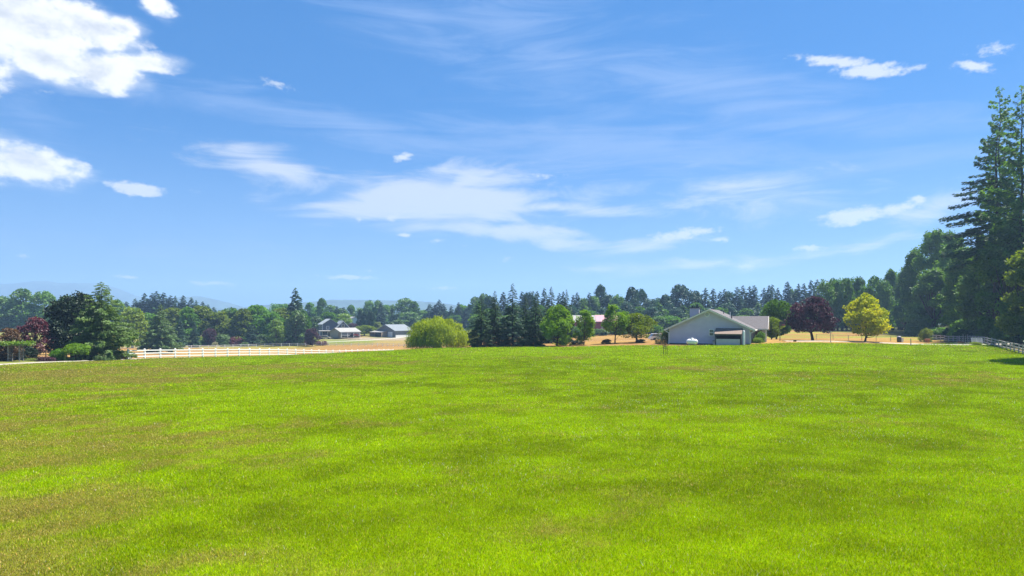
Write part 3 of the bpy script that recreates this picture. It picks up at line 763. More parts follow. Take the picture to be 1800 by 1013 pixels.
# ================================================================== FAR FARM
def car(px, Y, rz, paint, label, ln=4.3, h=1.45):
    x = X_at(px, Y); e = tag(empty('car', (x, Y, g1(x, Y)), rz), label, 'car')
    s = ln / 4.3; w = .85
    MB().prism([(-2.1 * s, .28), (2.1 * s, .28), (2.14 * s, .62), (1.25 * s, .88), (-2.05 * s, .92), (-2.15 * s, .6)], -w, w).obj('body', paint, e)
    MB().prism([(-1.9 * s, .921), (.95 * s, .90), (.35 * s, h), (-1.5 * s, h)], -w * .86, w * .86).obj('cabin', M['glass'], e)
    MB().prism([(.36 * s, h + .002), (-1.52 * s, h + .002), (-1.45 * s, h + .06), (.28 * s, h + .06)], -w * .85, w * .85).obj('roof', paint, e)
    for a in (-1.3 * s, 1.3 * s):
        for b_ in (-1, 1):
            t = MB(); t.tube([(a, b_ * (w - .18), .31), (a, b_ * (w + .03), .31)], .31, 12); t.obj('wheel', M['tyre'], e)
    return e

def block(name, px, Y, rz, label, cat, z=None, dz=0):
    x = X_at(px, Y); return tag(empty(name, (x, Y, (g1(x, Y) if z is None else z) + dz), rz), label, cat)

def gable(e, w, l, ez, rz, wallm, roofm, over=.4, x0=0, y0=0, nm=('wall', 'roof'), trimm=None, base=-.5):
    """gable block in local axes: ridge along y, width along x, front gable at y0"""
    hw = w / 2; mm = (rz - ez) / hw; xe = hw + over
    MB().prism([(x0 - hw, base), (x0 + hw, base), (x0 + hw, ez), (x0, rz), (x0 - hw, ez)], y0, y0 + l).obj(nm[0], wallm, e)
    r = MB(); zz = rz - mm * xe
    r.prism([(x0, rz + .02), (x0 + xe, zz + .02), (x0 + xe, zz + .2), (x0, rz + .22)], y0 - over, y0 + l + over)
    r.prism([(x0, rz + .02), (x0, rz + .22), (x0 - xe, zz + .2), (x0 - xe, zz + .02)], y0 - over, y0 + l + over)
    ro = r.obj(nm[1], roofm, e)
    if trimm:
        k = MB(); k.prism([(x0, rz - .22), (x0 + xe, zz - .22), (x0 + xe, zz + .16), (x0, rz + .18)], y0 - over - .09, y0 - over - .01)
        k.prism([(x0, rz - .22), (x0, rz + .18), (x0 - xe, zz + .16), (x0 - xe, zz - .22)], y0 - over - .09, y0 - over - .01); k.obj('rake_board', trimm, ro)
    return ro
def window(e, x, y, z0, z1, w, face=-1):
    f = MB().box(x - w / 2 - .12, x + w / 2 + .12, y - .06, y - .002, z0 - .12, z1 + .12).obj('window', M['whitepaint'], e)
    MB().box(x - w / 2, x + w / 2, y - .09, y - .062, z0, z1).obj('pane', M['glass'], f)

# slate blue farmhouse
fz = Z_at(592.5, 298)
fh = block('farmhouse', 581, 298, R(26), 'two storey slate blue farmhouse with white trimmed front gable in the distance', 'house', z=fz)
gable(fh, 6.8, 10, 5.5, 7.7, M['bluehouse'], M['slateroof'], .35, 0, 0, trimm=None)
gable(fh, 5.4, 8, 4.1, 6.9, M['bluehouse'], M['slateroof'], .3, 5.0, -2.0, ('wing_wall', 'wing_roof'), M['white'])
window(fh, 5.0, -2.0, 4.3, 5.5, 1.0)
window(fh, -1.2, 0, 3.4, 4.6, 1.0)
MB().prism([(-2.4, 2.5), (-2.4, 2.66), (.2, 2.95), (.2, 2.8)], -5.2, 2.0, 'x').obj('porch_roof', M['beigeroof'], fh)
for x in (-5.0, -1.6, 1.7): MB().box(x - .08, x + .08, -2.25, -2.1, -.4, 2.48).obj('porch_post', M['white'], fh)
for y in (2.2, 5.5):
    f = MB().box(-3.47, -3.402, y, y + 1.2, 3.6, 4.8).obj('window', M['whitepaint'], fh); MB().box(-3.49, -3.471, y + .12, y + 1.08, 3.72, 4.68).obj('pane', M['glass'], f)
MB().box(-3.52, -3.40, -.03, .1, 0, 5.5).obj('corner_board', M['white'], fh)
# beige machine shed
sz = Z_at(591.5, 288)
sh = block('shed', 589, 285, R(-45), 'beige shed with pale roof and white rail stalls beside the slate blue farmhouse', 'shed', z=sz)
gable(sh, 8.4, 9.5, 1.9, 3.4, M['beige'], M['beigeroof'], .35)
MB().box(2.6, 4.0, -.06, -.004, -.2, 1.7).obj('door', M['tanwall'], sh)
for zr in (.35, .95, 1.5): MB().box(4.205, 4.32, .3, 9.3, zr, zr + .18).obj('stall_rail', M['white'], sh)
for y in (.4, 3.3, 6.2, 9.2): MB().box(4.322, 4.44, y - .09, y + .09, -.3, 1.8).obj('stall_post', M['white'], sh)
MB().box(4.202, 4.204, .5, 9.2, -.2, 1.7).obj('stall_shade_sheet', M['dark'], sh)  # dark sheet on the solid wall, shade of the open stalls as colour
# red farm implement
ix, iy = X_at(622.5, 280), 280
im = tag(empty('tractor', (ix, iy, Z_at(592.5, 280)), R(20)), 'small red tractor parked beside the beige shed', 'tractor')
MB().prism([(-1.5, .6), (1.7, .6), (1.7, 1.15), (.3, 1.3), (-.3, 1.0), (-1.5, 1.0)], -.4, .4).obj('body', M['redpaint'], im)
t = MB(); t.tube([(-1.0, -.75, .62), (-1.0, -.42, .62)], .62, 14); t.obj('wheel', M['tyre'], im)
t = MB(); t.tube([(-1.0, .42, .62), (-1.0, .75, .62)], .62, 14); t.obj('wheel', M['tyre'], im)
for s in (-.6, .45):
    t = MB(); t.tube([(1.2, s, .38), (1.2, s + .18, .38)], .38, 12); t.obj('wheel', M['tyre'], im)
MB().box(-1.1, -.5, -.25, .25, 1.002, 1.3).obj('seat', M['charcoal'], im)
b = MB(); b.bar((1.6, -.9, .3), (2.6, -.9, .35), .12, .12); b.bar((1.6, .9, .3), (2.6, .9, .35), .12, .12); b.box(2.6, 2.75, -1.1, 1.1, .05, .6); b.bar((.6, -.5, .9), (1.7, -.9, .3), .12, .12); b.bar((.6, .5, .9), (1.7, .9, .3), .12, .12); b.obj('loader', M['redpaint'], im)
# grey barn
bz = Z_at(592.5, 297)
bb = block('barn', 678, 297, R(-42), 'grey metal barn with steel roof and an open lean-to beyond the far white fence', 'barn', z=bz)
gable(bb, 13.0, 10, 2.7, 5.2, M['barnwall'], M['steelroof'], .4, trimm=M['steelroof'])
MB().box(1.6, 4.7, -.07, -.004, -.2, 2.2).obj('sliding_door', M['carwhite'], bb)
MB().prism([(-3.3, 1.95), (-3.3, 2.12), (-.05, 2.75), (-.05, 2.58)], -7.5, 1.0, 'x').obj('lean_to_roof', M['beigeroof'], bb)
MB().prism([(-3.1, -.4), (-.02, -.4), (-.02, 2.55), (-3.1, 1.95)], .8, .95, 'x').obj('lean_to_wall', M['tanwall'], bb)
MB().prism([(-3.1, -.4), (-.02, -.4), (-.02, 2.55), (-3.1, 1.95)], -7.35, -7.2, 'x').obj('lean_to_wall', M['tanwall'], bb)
MB().box(-7.2, .8, -.09, -.01, -.2, 2.3).obj('lean_to_shade_sheet', M['dark'], bb)  # shade under the lean-to painted as a dark sheet over the barn wall
MB().box(6.505, 6.56, .3, 9.7, -.3, 1.0).obj('wainscot', M['white'], bb)
for px, a, m2, lb in ((572.5, R(4), 'carbeige', 'long beige car parked in front of the beige shed'), (564, R(70), 'cardark', 'dark car parked under the farmhouse porch')):
    car(px, 283, a, M[m2], lb, 4.6)
# white house behind the burgundy trees
wh = block('house', 624, 345, R(30), 'small white house glimpsed between the far trees above the slate farmhouse', 'house', z=Z_at(575, 345))
gable(wh, 6, 7, 3.6, 5.0, M['white'], M['beigeroof'], .3); window(wh, .8, 0, 1.8, 2.9, .9)
# red barn
rb = block('barn', 1066, 250, R(90), 'long red barn with pale faded roof seen through the small trees', 'barn', z=Z_at(580, 250))
gable(rb, 9, 24, 3.0, 5.1, M['redwall'], M['beigeroof'], .5, 0, -12)
mm_ = 2.1 / 4.5
rp = MB(); rp.prism([(-.05, 5.08 + .26), (-4.99, 5.1 - mm_ * 4.99 + .24), (-4.99, 5.1 - mm_ * 4.99 + .30), (-.05, 5.08 + .33)], -4.0, 4.3) ; rp.obj('roof_panel', M['pinkroof'], rb)
for y in (-2.2, 2.2): MB().box(-4.56, -4.505, y - .1, y + .1, -.3, 3.0).obj('wall_post', M['white'], rb)
# car by the conical bush
car(1158, 150, R(10), M['carwhite'], 'white car parked behind the conical bush at the left end of the house', 4.4)

# ================================================================== SMALL THINGS ON THE RIGHT
# basketball hoop
hx, hy = X_at(1371, 107), 107
hoop = tag(empty('basketball_hoop', (hx, hy, g1(hx, hy)), R(200)), 'dark basketball hoop on a tall pole between the house and the plum tree', 'basketball hoop')
t = MB(); t.tube([(0, 0, -.3), (0, 0, 2.6)], .055, 8); t.bar((0, 0, 2.5), (0, .45, 2.75), .06, .06); t.obj('pole', M['charcoal'], hoop)
MB().box(-.55, .55, .45, .50, 2.35, 3.05).obj('backboard', M['charcoal'], hoop)
b = MB(); ring = [(.23 * math.cos(a), .74 + .23 * math.sin(a), 2.5) for a in np.linspace(0, 2 * math.pi, 17)]; b.tube(ring, .02, 6, False); b.obj('rim', M['redpaint'], hoop)
# posts standing in the lawn edge
def stake(px, Y, h, r, label, arm=0):
    x = X_at(px, Y); e = MB(); e.tube([(0, 0, -.3), (.01, 0, h * .5), (0, 0, h)], r, 8)
    if arm: e.bar((0, 0, h - .12), (arm, 0, h - .12), .06, .06); e.bar((0, 0, h - .45), (arm * .7, 0, h - .12), .04, .04)
    e.box(-r * 1.6, r * 1.6, -r * 1.6, r * 1.6, -.25, .10)
    o = e.obj('post', M['greywood']); o.location = (x, Y, g1(x, Y)); tag(o, label, 'post'); return o
stake(1460, 103, 1.75, .05, 'slim tall post with a short arm between the plum tree and golden tree', .5)
stake(1601, 100, 1.05, .06, 'short dark post at the end of the gravel path right of the barrel')
# barrel
qx, qy = X_at(1580.5, 112), 112
br = tag(empty('barrel', (qx, qy, g1(qx, qy)), R(15)), 'dark barrel with a white side standing beside the gravel path', 'barrel')
b = MB(); b.tube([(0, 0, -.05), (0, 0, .3), (0, 0, .62), (0, 0, .88)], (.3, .35, .35, .30), 14); b.obj('body', M['cardark'], br, False)
MB().box(.20, .58, -.30, .25, -.05, .72).obj('side_box', M['tank'], br)
b = MB(); b.tube([(0, 0, .882), (0, 0, .95), (0, 0, 1.0)], (.31, .28, .10), 14); b.obj('lid', M['greypanel'], br, False)
# leaning pallet, bundle of stakes, planter by the split-rail fence
px_, py_ = X_at(1713, 109), 109
pal = tag(empty('pallet', (px_, py_, g1(px_, py_) + .02), R(-8)), 'white slatted pallet leaning against the split-rail fence', 'pallet')
tilt = lambda u, s: (u, .75 * s - .3, .95 * s)
for u in (-.75, 0, .75):
    b = MB(); b.bar((u + .25, -.35, .05), (u + .55, .55, .98), .09, .09); b.obj('stringer', M['whitepaint'], pal)
for k in range(5):
    s = .10 + .2 * k; b = MB(); b.bar((-.85 + .3 * s + .25, -.41 + .9 * s, .06 + .93 * s + .06), (.85 + .3 * s + .25, -.41 + .9 * s, .06 + .93 * s + .06), .025, .12); b.obj('slat', M['whitepaint'], pal)
rng = np.random.default_rng(12)
for k in range(9):
    u = 1684 + k * 2.6 + rng.normal() * .8; yy = 111 + rng.normal() * .6; x = X_at(u, yy)
    b = MB(); h = 1.0 + .55 * rng.random(); b.bar((0, 0, -.2), (rng.normal() * .10, rng.normal() * .08, h), .06, .06)
    o = b.obj('stake', M['greywood' if k % 2 else 'barkd']); o.location = (x, yy, g1(x, yy))
    tag(o, 'thin wooden stake standing in the cluster left of the leaning white pallet', 'stake', 'stakes beside the split-rail fence')
b = MB(); b.box(-1.1, 1.1, -.1, .1, -.1, .22); b.box(-1.1, 1.1, .9, 1.1, -.1, .22); b.box(-1.3, -1.101, -.1, 1.1, -.1, .218); b.box(1.101, 1.3, -.1, 1.1, -.1, .218); b.box(-1.1, 1.1, .1, .9, -.1, .14)
o = b.obj('garden_bed', M['greywood']); xx = X_at(1697, 108.5); o.location = (xx, 108.5, g1(xx, 108.5)); tag(o, 'low timber edged garden bed in front of the thin stakes', 'garden bed')
px_, py_ = X_at(1630, 116), 116
b = MB(); b.tube([(0, 0, -.05), (0, 0, .1), (0, 0, .55), (0, 0, .62), (0, 0, .56)], (.28, .30, .42, .44, .36), 14); o = b.obj('plant_pot', M['terracotta'], None, False); o.location = (px_, py_, g1(px_, py_)); tag(o, 'terracotta pot under the pale shrub at the end of the split-rail fence', 'pot')
# tree-stake guard round the young sapling on the lawn
sx, sy = X_at(1169.5, 78), 78
sap = tag(empty('sapling', (sx, sy, g1(sx, sy))), 'thin young sapling tied between two short stakes on the open lawn', 'sapling')
t = MB(); t.tube([(0, 0, -.2), (.02, .01, .5), (-.02, 0, 1.0), (.03, 0, 1.3)], (.025, .02, .014, .006), 6); t.tube([(0, 0, .75), (.25, .1, 1.1)], (.012, .004), 5); t.tube([(0, 0, .85), (-.2, -.1, 1.15)], (.012, .004), 5); t.obj('trunk', M['bark'], sap, False)
rng = np.random.default_rng(8); n = 90
Pq = rng.normal(size=(n, 3)) * (.19, .19, .16) + (0, 0, 1.05); l = .10 + .06 * rng.random(n)
V, Fq, vv = kites(Pq, rng.normal(size=(n, 3)), rng.normal(size=(n, 3)), l, l * .6, rng.random(n))
build('crown', V, [Fq], LF['rust'], {'v': vv}, sap)
for s in (-.2, .2):
    t = MB(); t.bar((s, 0, -.2), (s, 0, .85), .05, .05); t.obj('stake', M['barkd'], sap)
MB().bar((-.2, -.028, .72), (.2, -.028, .72), .012, .04).obj('tie', M['tyre'], sap)

# arbour at the far left
ax, ay = X_at(24, 86), 86
arb = tag(empty('garden_arbour', (ax, ay, g1(ax, ay)), R(8)), 'grey timber garden arbour with a vine on top at the far left', 'arbour')
for s in (-.65, .65):
    for d in (0, .9):
        t = MB(); t.bar((s, d, -.3), (s, d, 2.0), .10, .10); t.obj('post', M['arbourwood'], arb)
for d in (0, .9): MB().box(-1.2, 1.2, d - .05, d + .05, 2.002, 2.14).obj('beam', M['arbourwood'], arb)
for k in range(5): MB().box(-.95 + k * .46, -.89 + k * .46, -.25, 1.15, 2.142, 2.24).obj('slat', M['arbourwood'], arb)
for s in (-.65, .65):
    t = MB()
    for zq in (.35, .7, 1.05, 1.4, 1.75): t.box(s - .02, s + .02, .05, .85, zq, zq + .04)
    for dq in (.25, .45, .65): t.box(s - .045, s - .022, dq, dq + .04, .1, 1.9)
    t.obj('trellis', M['arbourwood'], arb)
n = 1300; rng = np.random.default_rng(4)
Pq = np.c_[rng.uniform(-1.6, 2.0, n), rng.uniform(-.4, 1.2, n), 2.25 + rng.normal(size=n) * .13]; l = .18 + .1 * rng.random(n)
V, Fq, vv = kites(Pq, rng.normal(size=(n, 3)), rng.normal(size=(n, 3)) + (0, 0, 1), l, l * .7, rng.random(n))
build('vine', V, [Fq], LF['bright'], {'v': vv}, arb)

# ================================================================== TREES
PB = {}
PB['willow'] = weeping('willow', 3, 6.2, 10.4, 3000, .28)
PB['plum'] = broadleaf('plum', 11, 7.2, 7.6, .2, 'dome', .24, 15000, 34, .17, .20, 'barkd')
PB['gold'] = broadleaf('gold', 12, 7.6, 7.5, .15, 'drop', .24, 15000, 34, .16, .13, 'bark')
PB['maple'] = broadleaf('maple', 13, 6.6, 5.8, .03, 'egg', .22, 14000, 30, .18, .13)
PB['small'] = broadleaf('small', 14, 5.6, 3.6, .10, 'column', .19, 6000, 18, .20, .07)
PB['loose'] = broadleaf('loose', 15, 7.4, 4.3, .15, 'tall', .2, 6500, 26, .15, .09)
PB['crab'] = broadleaf('crab', 16, 5.0, 7.2, .20, 'dome', .2, 12000, 28, .17, .17, 'barkd')
PB['round'] = broadleaf('round', 17, 6, 6, .1, 'round', .24, 11000, 24, .2, .14)
PB['shrub'] = broadleaf('shrub', 18, 1.6, 2.2, .0, 'dome', .12, 4200, 16, .22, .05, limbs=False)
PB['mound'] = broadleaf('mound', 19, 1.0, 2.8, .0, 'dome', .11, 4200, 18, .2, .04, limbs=False)
PB['spread'] = broadleaf('spread', 20, 2.4, 5.0, .42, 'dome', .15, 6000, 26, .13, .16, 'barkd')
PB['jmaple'] = broadleaf('jmaple', 21, 5.4, 4.6, .12, 'dome', .17, 9000, 30, .15, .10, 'barkd')
PB['darkbig'] = broadleaf('darkbig', 22, 9, 8.2, .04, 'egg', .26, 22000, 40, .16, .3, 'barkd')
PB['cotton'] = [broadleaf('cotton%d' % i, 30 + i, 20, 9.5, .06, s, .42, 22000, 60, .13, .34) for i, s in enumerate(('tall', 'egg', 'column'))]
PB['bigcotton'] = conifer('airy', 36, 30, 9, 130, .55, 130, .25, .12, .42, .55, .35, irregular=.9, wisp=.22, aspect=.6, hang=.5)
PB['bush'] = [broadleaf('bush%d' % i, 40 + i, 4, 5, .0, 'dome', .28, 5000, 18, .2, .1, limbs=False) for i in range(2)]
PB['fir'] = [conifer('fir%d' % i, 50 + i, 10, 4.6, 150, .34, 120, .03, .20, .02, .8, .16, irregular=.6) for i in range(3)]
PB['bigfir'] = conifer('bigfir', 55, 27, 13, 105, .5, 230, .38, .22, .08, .9, .4, irregular=.8, wisp=.18)
PB['deodar'] = conifer('deodar', 56, 10.5, 9.6, 170, .36, 340, .03, .26, .16, .64, .24, irregular=.8, wisp=.24)
PB['cedar'] = conifer('cedar', 57, 12, 9.4, 200, .5, 150, .07, .26, .06, .8, .25, irregular=.6)
PB['cone'] = conifer('cone', 58, 3, 1.7, 90, .16, 60, .02, .1, .1, .8, .05)
# distant trees
PB['ffir'] = [conifer('ffir%d' % i, 60 + i, 20, 8, 110, 1.25, 50, .03, .2, .03, .62, .3, irregular=.5, aspect=.6) for i in range(3)]
PB['fbroad'] = [broadleaf('fbroad%d' % i, 70 + i, 18, 12, .05, s, .8, 4200, 48, .14, .4) for i, s in enumerate(('egg', 'round', 'tall', 'dome'))]
PB['poplar'] = broadleaf('poplar', 75, 9, 5, .02, 'column', .5, 2600, 20, .2, .2)

# --- left garden
plant(PB['jmaple'], 'rust', 10, 577, 88, 66, 'maple_tree', 'rust coloured maple behind the garden arbour at the far left', 'tree')
plant(PB['jmaple'], 'maroon', 62, 558, 93, 66, 'maple_tree', 'burgundy maple between the rust maple and the dark evergreen', 'tree')
plant(PB['darkbig'], 'darkyew', 130, 511, 99, 116, 'evergreen_tree', 'big rounded nearly black evergreen behind the layered cedar', 'tree', rot=.5)
plant(PB['deodar'], 'deodar', 179, 495, 94.5, 108, 'cedar_tree', 'large cedar with layered light green boughs overhanging the driveway edge', 'tree', rot=1.0)
plant(PB['spread'], 'mid', 134, 604, 90, 56, 'spreading_shrub', 'wide flat topped shrub on a thick dark stem under the cedar', 'shrub')
plant(PB['shrub'], 'green', 104, 613, 89.5, 36, 'shrub', 'rounded green shrub left of the flat topped shrub', 'shrub')
plant(PB['mound'], 'purple', 80, 627, 87, 34, 'shrub', 'low purple mound shrub at the driveway edge below the burgundy maple', 'shrub')
plant(PB['mound'], 'lime', 52, 630, 87.5, 32, 'shrub', 'low yellow green mound shrub between the arbour and the purple mound', 'shrub')
plant(PB['mound'], 'cedarm', 182, 623, 92, 44, 'shrub', 'low clipped green shrub at the foot of the cedar near the brown fence', 'shrub')
plant(PB['mound'], 'darkyew', 150, 624, 91, 34, 'shrub', 'dark low shrub directly under the cedar trunk', 'shrub')
plant(PB['shrub'], 'grey', 18, 612, 89.5, 44, 'shrub', 'greyish twiggy shrub filling the space behind the arbour posts', 'shrub')
plant(PB['shrub'], 'darkyew', 46, 608, 90.5, 40, 'shrub', 'dark green shrub under the burgundy maple right of the arbour', 'shrub')
plant(PB['shrub'], 'grey', -12, 606, 88, 40, 'shrub', 'greyish twiggy shrub cut by the left edge of the view', 'shrub')
# --- beyond the white fence, left
plant(PB['cedar'], 'cedarm', 282, 534, 195, 66, 'cedar_tree', 'broad conical cedar with a short bare trunk standing alone behind the white fence', 'tree', rot=.4)
plant(PB['fbroad'][0], 'oliv', 232, 533, 225, 56, 'tree', 'pale green leafy tree between the layered cedar and the conical cedar', 'tree')
plant(PB['ffir'][1], 'firblue', 317, 560, 240, 22, 'fir_tree', 'slim dark fir just right of the conical cedar', 'tree')
plant(PB['ffir'][2], 'firblue', 342, 566, 238, 20, 'fir_tree', 'second slim fir right of the conical cedar, shorter and bluer', 'tree')
plant(PB['ffir'][0], 'firblue', 440, 572, 250, 30, 'fir_tree', 'bluish fir left of the bright green tree before the leafy row', 'tree')
row = [(262, 545, 46), (305, 541, 52), (330, 540, 44), (352, 537, 56), (382, 542, 50), (405, 541, 46), (428, 543, 44), (452, 536, 58), (478, 543, 44), (498, 541, 50), (530, 546, 40), (420, 548, 50)]
for i, (px, tp, wd) in enumerate(row):
    plant(PB['fbroad'][i % 4], ('green', 'oliv', 'green', 'oliv')[(i * 3 + i // 4) % 4], px, tp, 262 + (i * 7) % 13, wd * 1.15, 'tree', 'green leafy tree in the dense row behind the far white fence', 'tree', 'leafy row behind the far white fence')
for i, px in enumerate(range(300, 545, 22)):
    plant(PB['bush'][i % 2], ('green', 'cedarm', 'oliv')[i % 3], px + (i * 5) % 9, 584 + (i * 7) % 9, 254 + i % 3, 34, 'shrub', 'green undergrowth shrub at the foot of the dense leafy row', 'shrub', 'undergrowth of the leafy row', trunk=False)
plant(PB['fbroad'][2], 'bright', 486, 561, 248, 36, 'tree', 'bright yellow green young tree standing before the dense leafy row', 'tree')
plant(PB['ffir'][1], 'firblue', 519, 506, 275, 46, 'fir_tree', 'tall pointed fir rising above the dense leafy row', 'tree')
plant(PB['ffir'][0], 'fir', 525, 528, 268, 42, 'fir_tree', 'dark fir directly below the tall pointed fir', 'tree')
plant(PB['poplar'], 'cedarm', 522, 545, 252, 40, 'tree', 'dense dark green tree at the right end of the leafy row', 'tree')
plant(PB['poplar'], 'green', 536, 552, 254, 30, 'tree', 'mid green rounded tree next to the dark burgundy tree', 'tree')
plant(PB['round'], 'purple', 549, 577, 246, 28, 'plum_tree', 'dark burgundy egg shaped tree at the end of the leafy row', 'tree')
plant(PB['round'], 'purple', 369, 577, 252, 26, 'plum_tree', 'dark burgundy tree in front of the middle of the leafy row', 'tree')
plant(PB['mound'], 'maroon', 415, 592, 250, 30, 'shrub', 'round burgundy shrub before the leafy row', 'shrub')
plant(PB['mound'], 'pale', 379, 601, 250, 14, 'shrub', 'small pale flowering shrub before the leafy row', 'shrub')
for i, px in enumerate((508, 538, 566)):
    plant(PB['mound'], 'maroon', px, 599, 252, 24, 'shrub', 'low burgundy shrub in the bed just behind the far white fence', 'shrub', 'burgundy shrubs behind the far white fence')
for i, (px, tp) in enumerate(((250, 602), (300, 603), (345, 601), (395, 601), (430, 600))):
    plant(PB['bush'][i % 2], 'cedarm', px, tp, 246, 16, 'shrub', 'small green garden shrub along the meadow behind the far white fence', 'shrub', 'small shrubs along the meadow', trunk=False)
# --- round the far farm
plant(PB['fbroad'][1], 'bright', 604, 551, 325, 34, 'tree', 'light green round tree behind the slate blue farmhouse gable', 'tree')
plant(PB['fbroad'][3], 'green', 577, 548, 322, 40, 'tree', 'green tree behind the roof of the slate blue farmhouse', 'tree')
plant(PB['fbroad'][3], 'cedarm', 556, 556, 312, 30, 'tree', 'dark tree left of the slate blue farmhouse', 'tree')
plant(PB['round'], 'purple', 620, 568, 312, 22, 'plum_tree', 'burgundy tree between the farmhouse and the row of dark columns', 'tree')
for i, px in enumerate((633, 642, 650, 656)):
    plant(PB['poplar'], 'fir', px, 543 + i % 2 * 2, 330, 12, 'columnar_tree', 'dark columnar tree in the tight clump behind the far farm', 'tree', 'dark columnar trees behind the far farm')
plant(PB['crab'], 'oliv', 640, 572, 303, 48, 'tree', 'low flat crowned olive tree between the beige shed and the grey barn', 'tree')
plant(PB['fbroad'][0], 'lime', 664, 564, 318, 18, 'tree', 'pale lime green tree behind the grey barn roof', 'tree')
plant(PB['fbroad'][1], 'cedarm', 700, 562, 325, 34, 'tree', 'dark rounded tree behind the right end of the grey barn', 'tree')
# --- centre
plant(PB['willow'], 'willow', 771, 549, 118, 106, 'willow_tree', 'golden green weeping willow with strands hanging to the ground', 'tree', rot=.3)
plant(PB['shrub'], 'lime', 828, 580, 150, 34, 'shrub', 'yellow green shrub in the gap right of the weeping willow', 'shrub')
cf = [(846, 518, 112, 54, 0, 'with a dense skirt beside the willow, leftmost of the dark firs'), (870, 511, 115, 50, 1, 'with a ragged top, second of the dark firs from the willow'), (901, 498, 112, 56, 2, 'with the tallest thin spire of the dark firs'),
      (924, 522, 116, 46, 1, 'in the gap right of the tallest spire'), (941, 516, 110, 54, 0, 'with a broad base left of the round maple'), (969, 504, 124, 46, 2, 'with a high top behind the round maple'), (996, 508, 130, 34, 1, 'narrow and dark at the right shoulder of the round maple')]
for px, tp, Y, wd, k, lb in cf:
    plant(PB['fir'][k], ('fir', 'fir', 'firblue', 'fir')[k], px, tp, Y, wd, 'fir_tree', 'dark fir ' + lb, 'tree')
plant(PB['maple'], 'mid', 980, 536, 107, 66, 'maple_tree', 'full round green maple at the right end of the dark firs', 'tree')
plant(PB['small'], 'mid', 1027, 545, 107, 42, 'tree', 'small narrow light green tree right of the round maple', 'tree')
plant(PB['loose'], 'mid', 1082, 527, 110, 52, 'tree', 'loose airy green tree with a thin bare trunk in front of the red barn', 'tree')
plant(PB['crab'], 'oliv', 1120, 551, 112, 78, 'crabapple_tree', 'wide low crabapple tree with a dark trunk left of the house', 'tree')
plant(PB['cone'], 'cedarm', 1157, 581, 103, 17, 'conical_bush', 'small dark conical bush at the left corner of the house', 'shrub')
plant(PB['shrub'], 'cedarm', 1170, 577, 107, 18, 'shrub', 'tall dark shrub against the left eave of the house', 'shrub')
plant(PB['shrub'], 'darkyew', 1066, 596, 109, 20, 'shrub', 'dark low shrub at the foot of the airy green tree', 'shrub')
plant(PB['shrub'], 'darkyew', 1126, 596, 110, 20, 'shrub', 'dark low shrub under the crabapple branches', 'shrub')
plant(PB['shrub'], 'darkyew', 1015, 598, 110, 26, 'shrub', 'dark low shrub between the round maple and the small narrow tree', 'shrub')
for i, px in enumerate((1000, 1022, 1052, 1090, 1122, 1150)):
    plant(PB['bush'][i % 2], ('cedarm', 'green')[i % 2], px, 570 + (i * 3) % 7, 236, 40, 'shrub', 'shrub in the hedge in front of the far red barn', 'shrub', 'hedge before the red barn', trunk=False)
# --- around the house
plant(PB['round'], 'green', 1364, 527, 127, 58, 'tree', 'dense green tree behind the right end of the house', 'tree')
plant(PB['round'], 'oliv', 1357, 558, 117, 40, 'tree', 'olive bushy tree right of the house wing', 'tree')
hx1, hy1 = rot_pt((HX, HYY), HA, 6.6, 4.0)
plant(PB['mound'], 'bright', 0, 0, hy1, 0, 'shrub', 'low light green mound shrub before the house porch', 'shrub', x=hx1, H=.85, W=2.0)
hx1, hy1 = rot_pt((HX, HYY), HA, 7.0, 5.4)
plant(PB['shrub'], 'cotton', 0, 0, hy1, 0, 'shrub', 'grey green leafy shrub beside the white porch post', 'shrub', x=hx1, H=1.7, W=1.6)
hx1, hy1 = rot_pt((HX, HYY), HA, 6.15, 5.0)
plant(PB['cone'], 'bright', 0, 0, hy1, 0, 'shrub', 'upright light green shrub in the porch corner of the house', 'shrub', x=hx1, H=1.6, W=.8)
plant(PB['mound'], 'darkyew', 1397, 598, 104, 6, 'shrub', 'tiny clipped dark shrub at the gravel path under the plum tree', 'shrub')
plant(PB['plum'], 'purple', 1427, 522, 112, 84, 'plum_tree', 'broad dark purple plum tree standing in the field beyond the house', 'tree')
plant(PB['gold'], 'yellow', 1521, 516, 109, 86, 'golden_tree', 'bright golden yellow tree beside the gravel path', 'tree')
plant(PB['shrub'], 'lime', 1628, 577, 118, 26, 'shrub', 'pale yellow green shrub at the left end of the split-rail fence', 'shrub')
plant(PB['mound'], 'rust', 1687, 600, 109, 16, 'shrub', 'low rusty weeds at the left side of the garden bed', 'weeds')
plant(PB['mound'], 'oliv', 1712, 601, 107, 26, 'shrub', 'low olive weeds below the leaning white pallet', 'weeds')
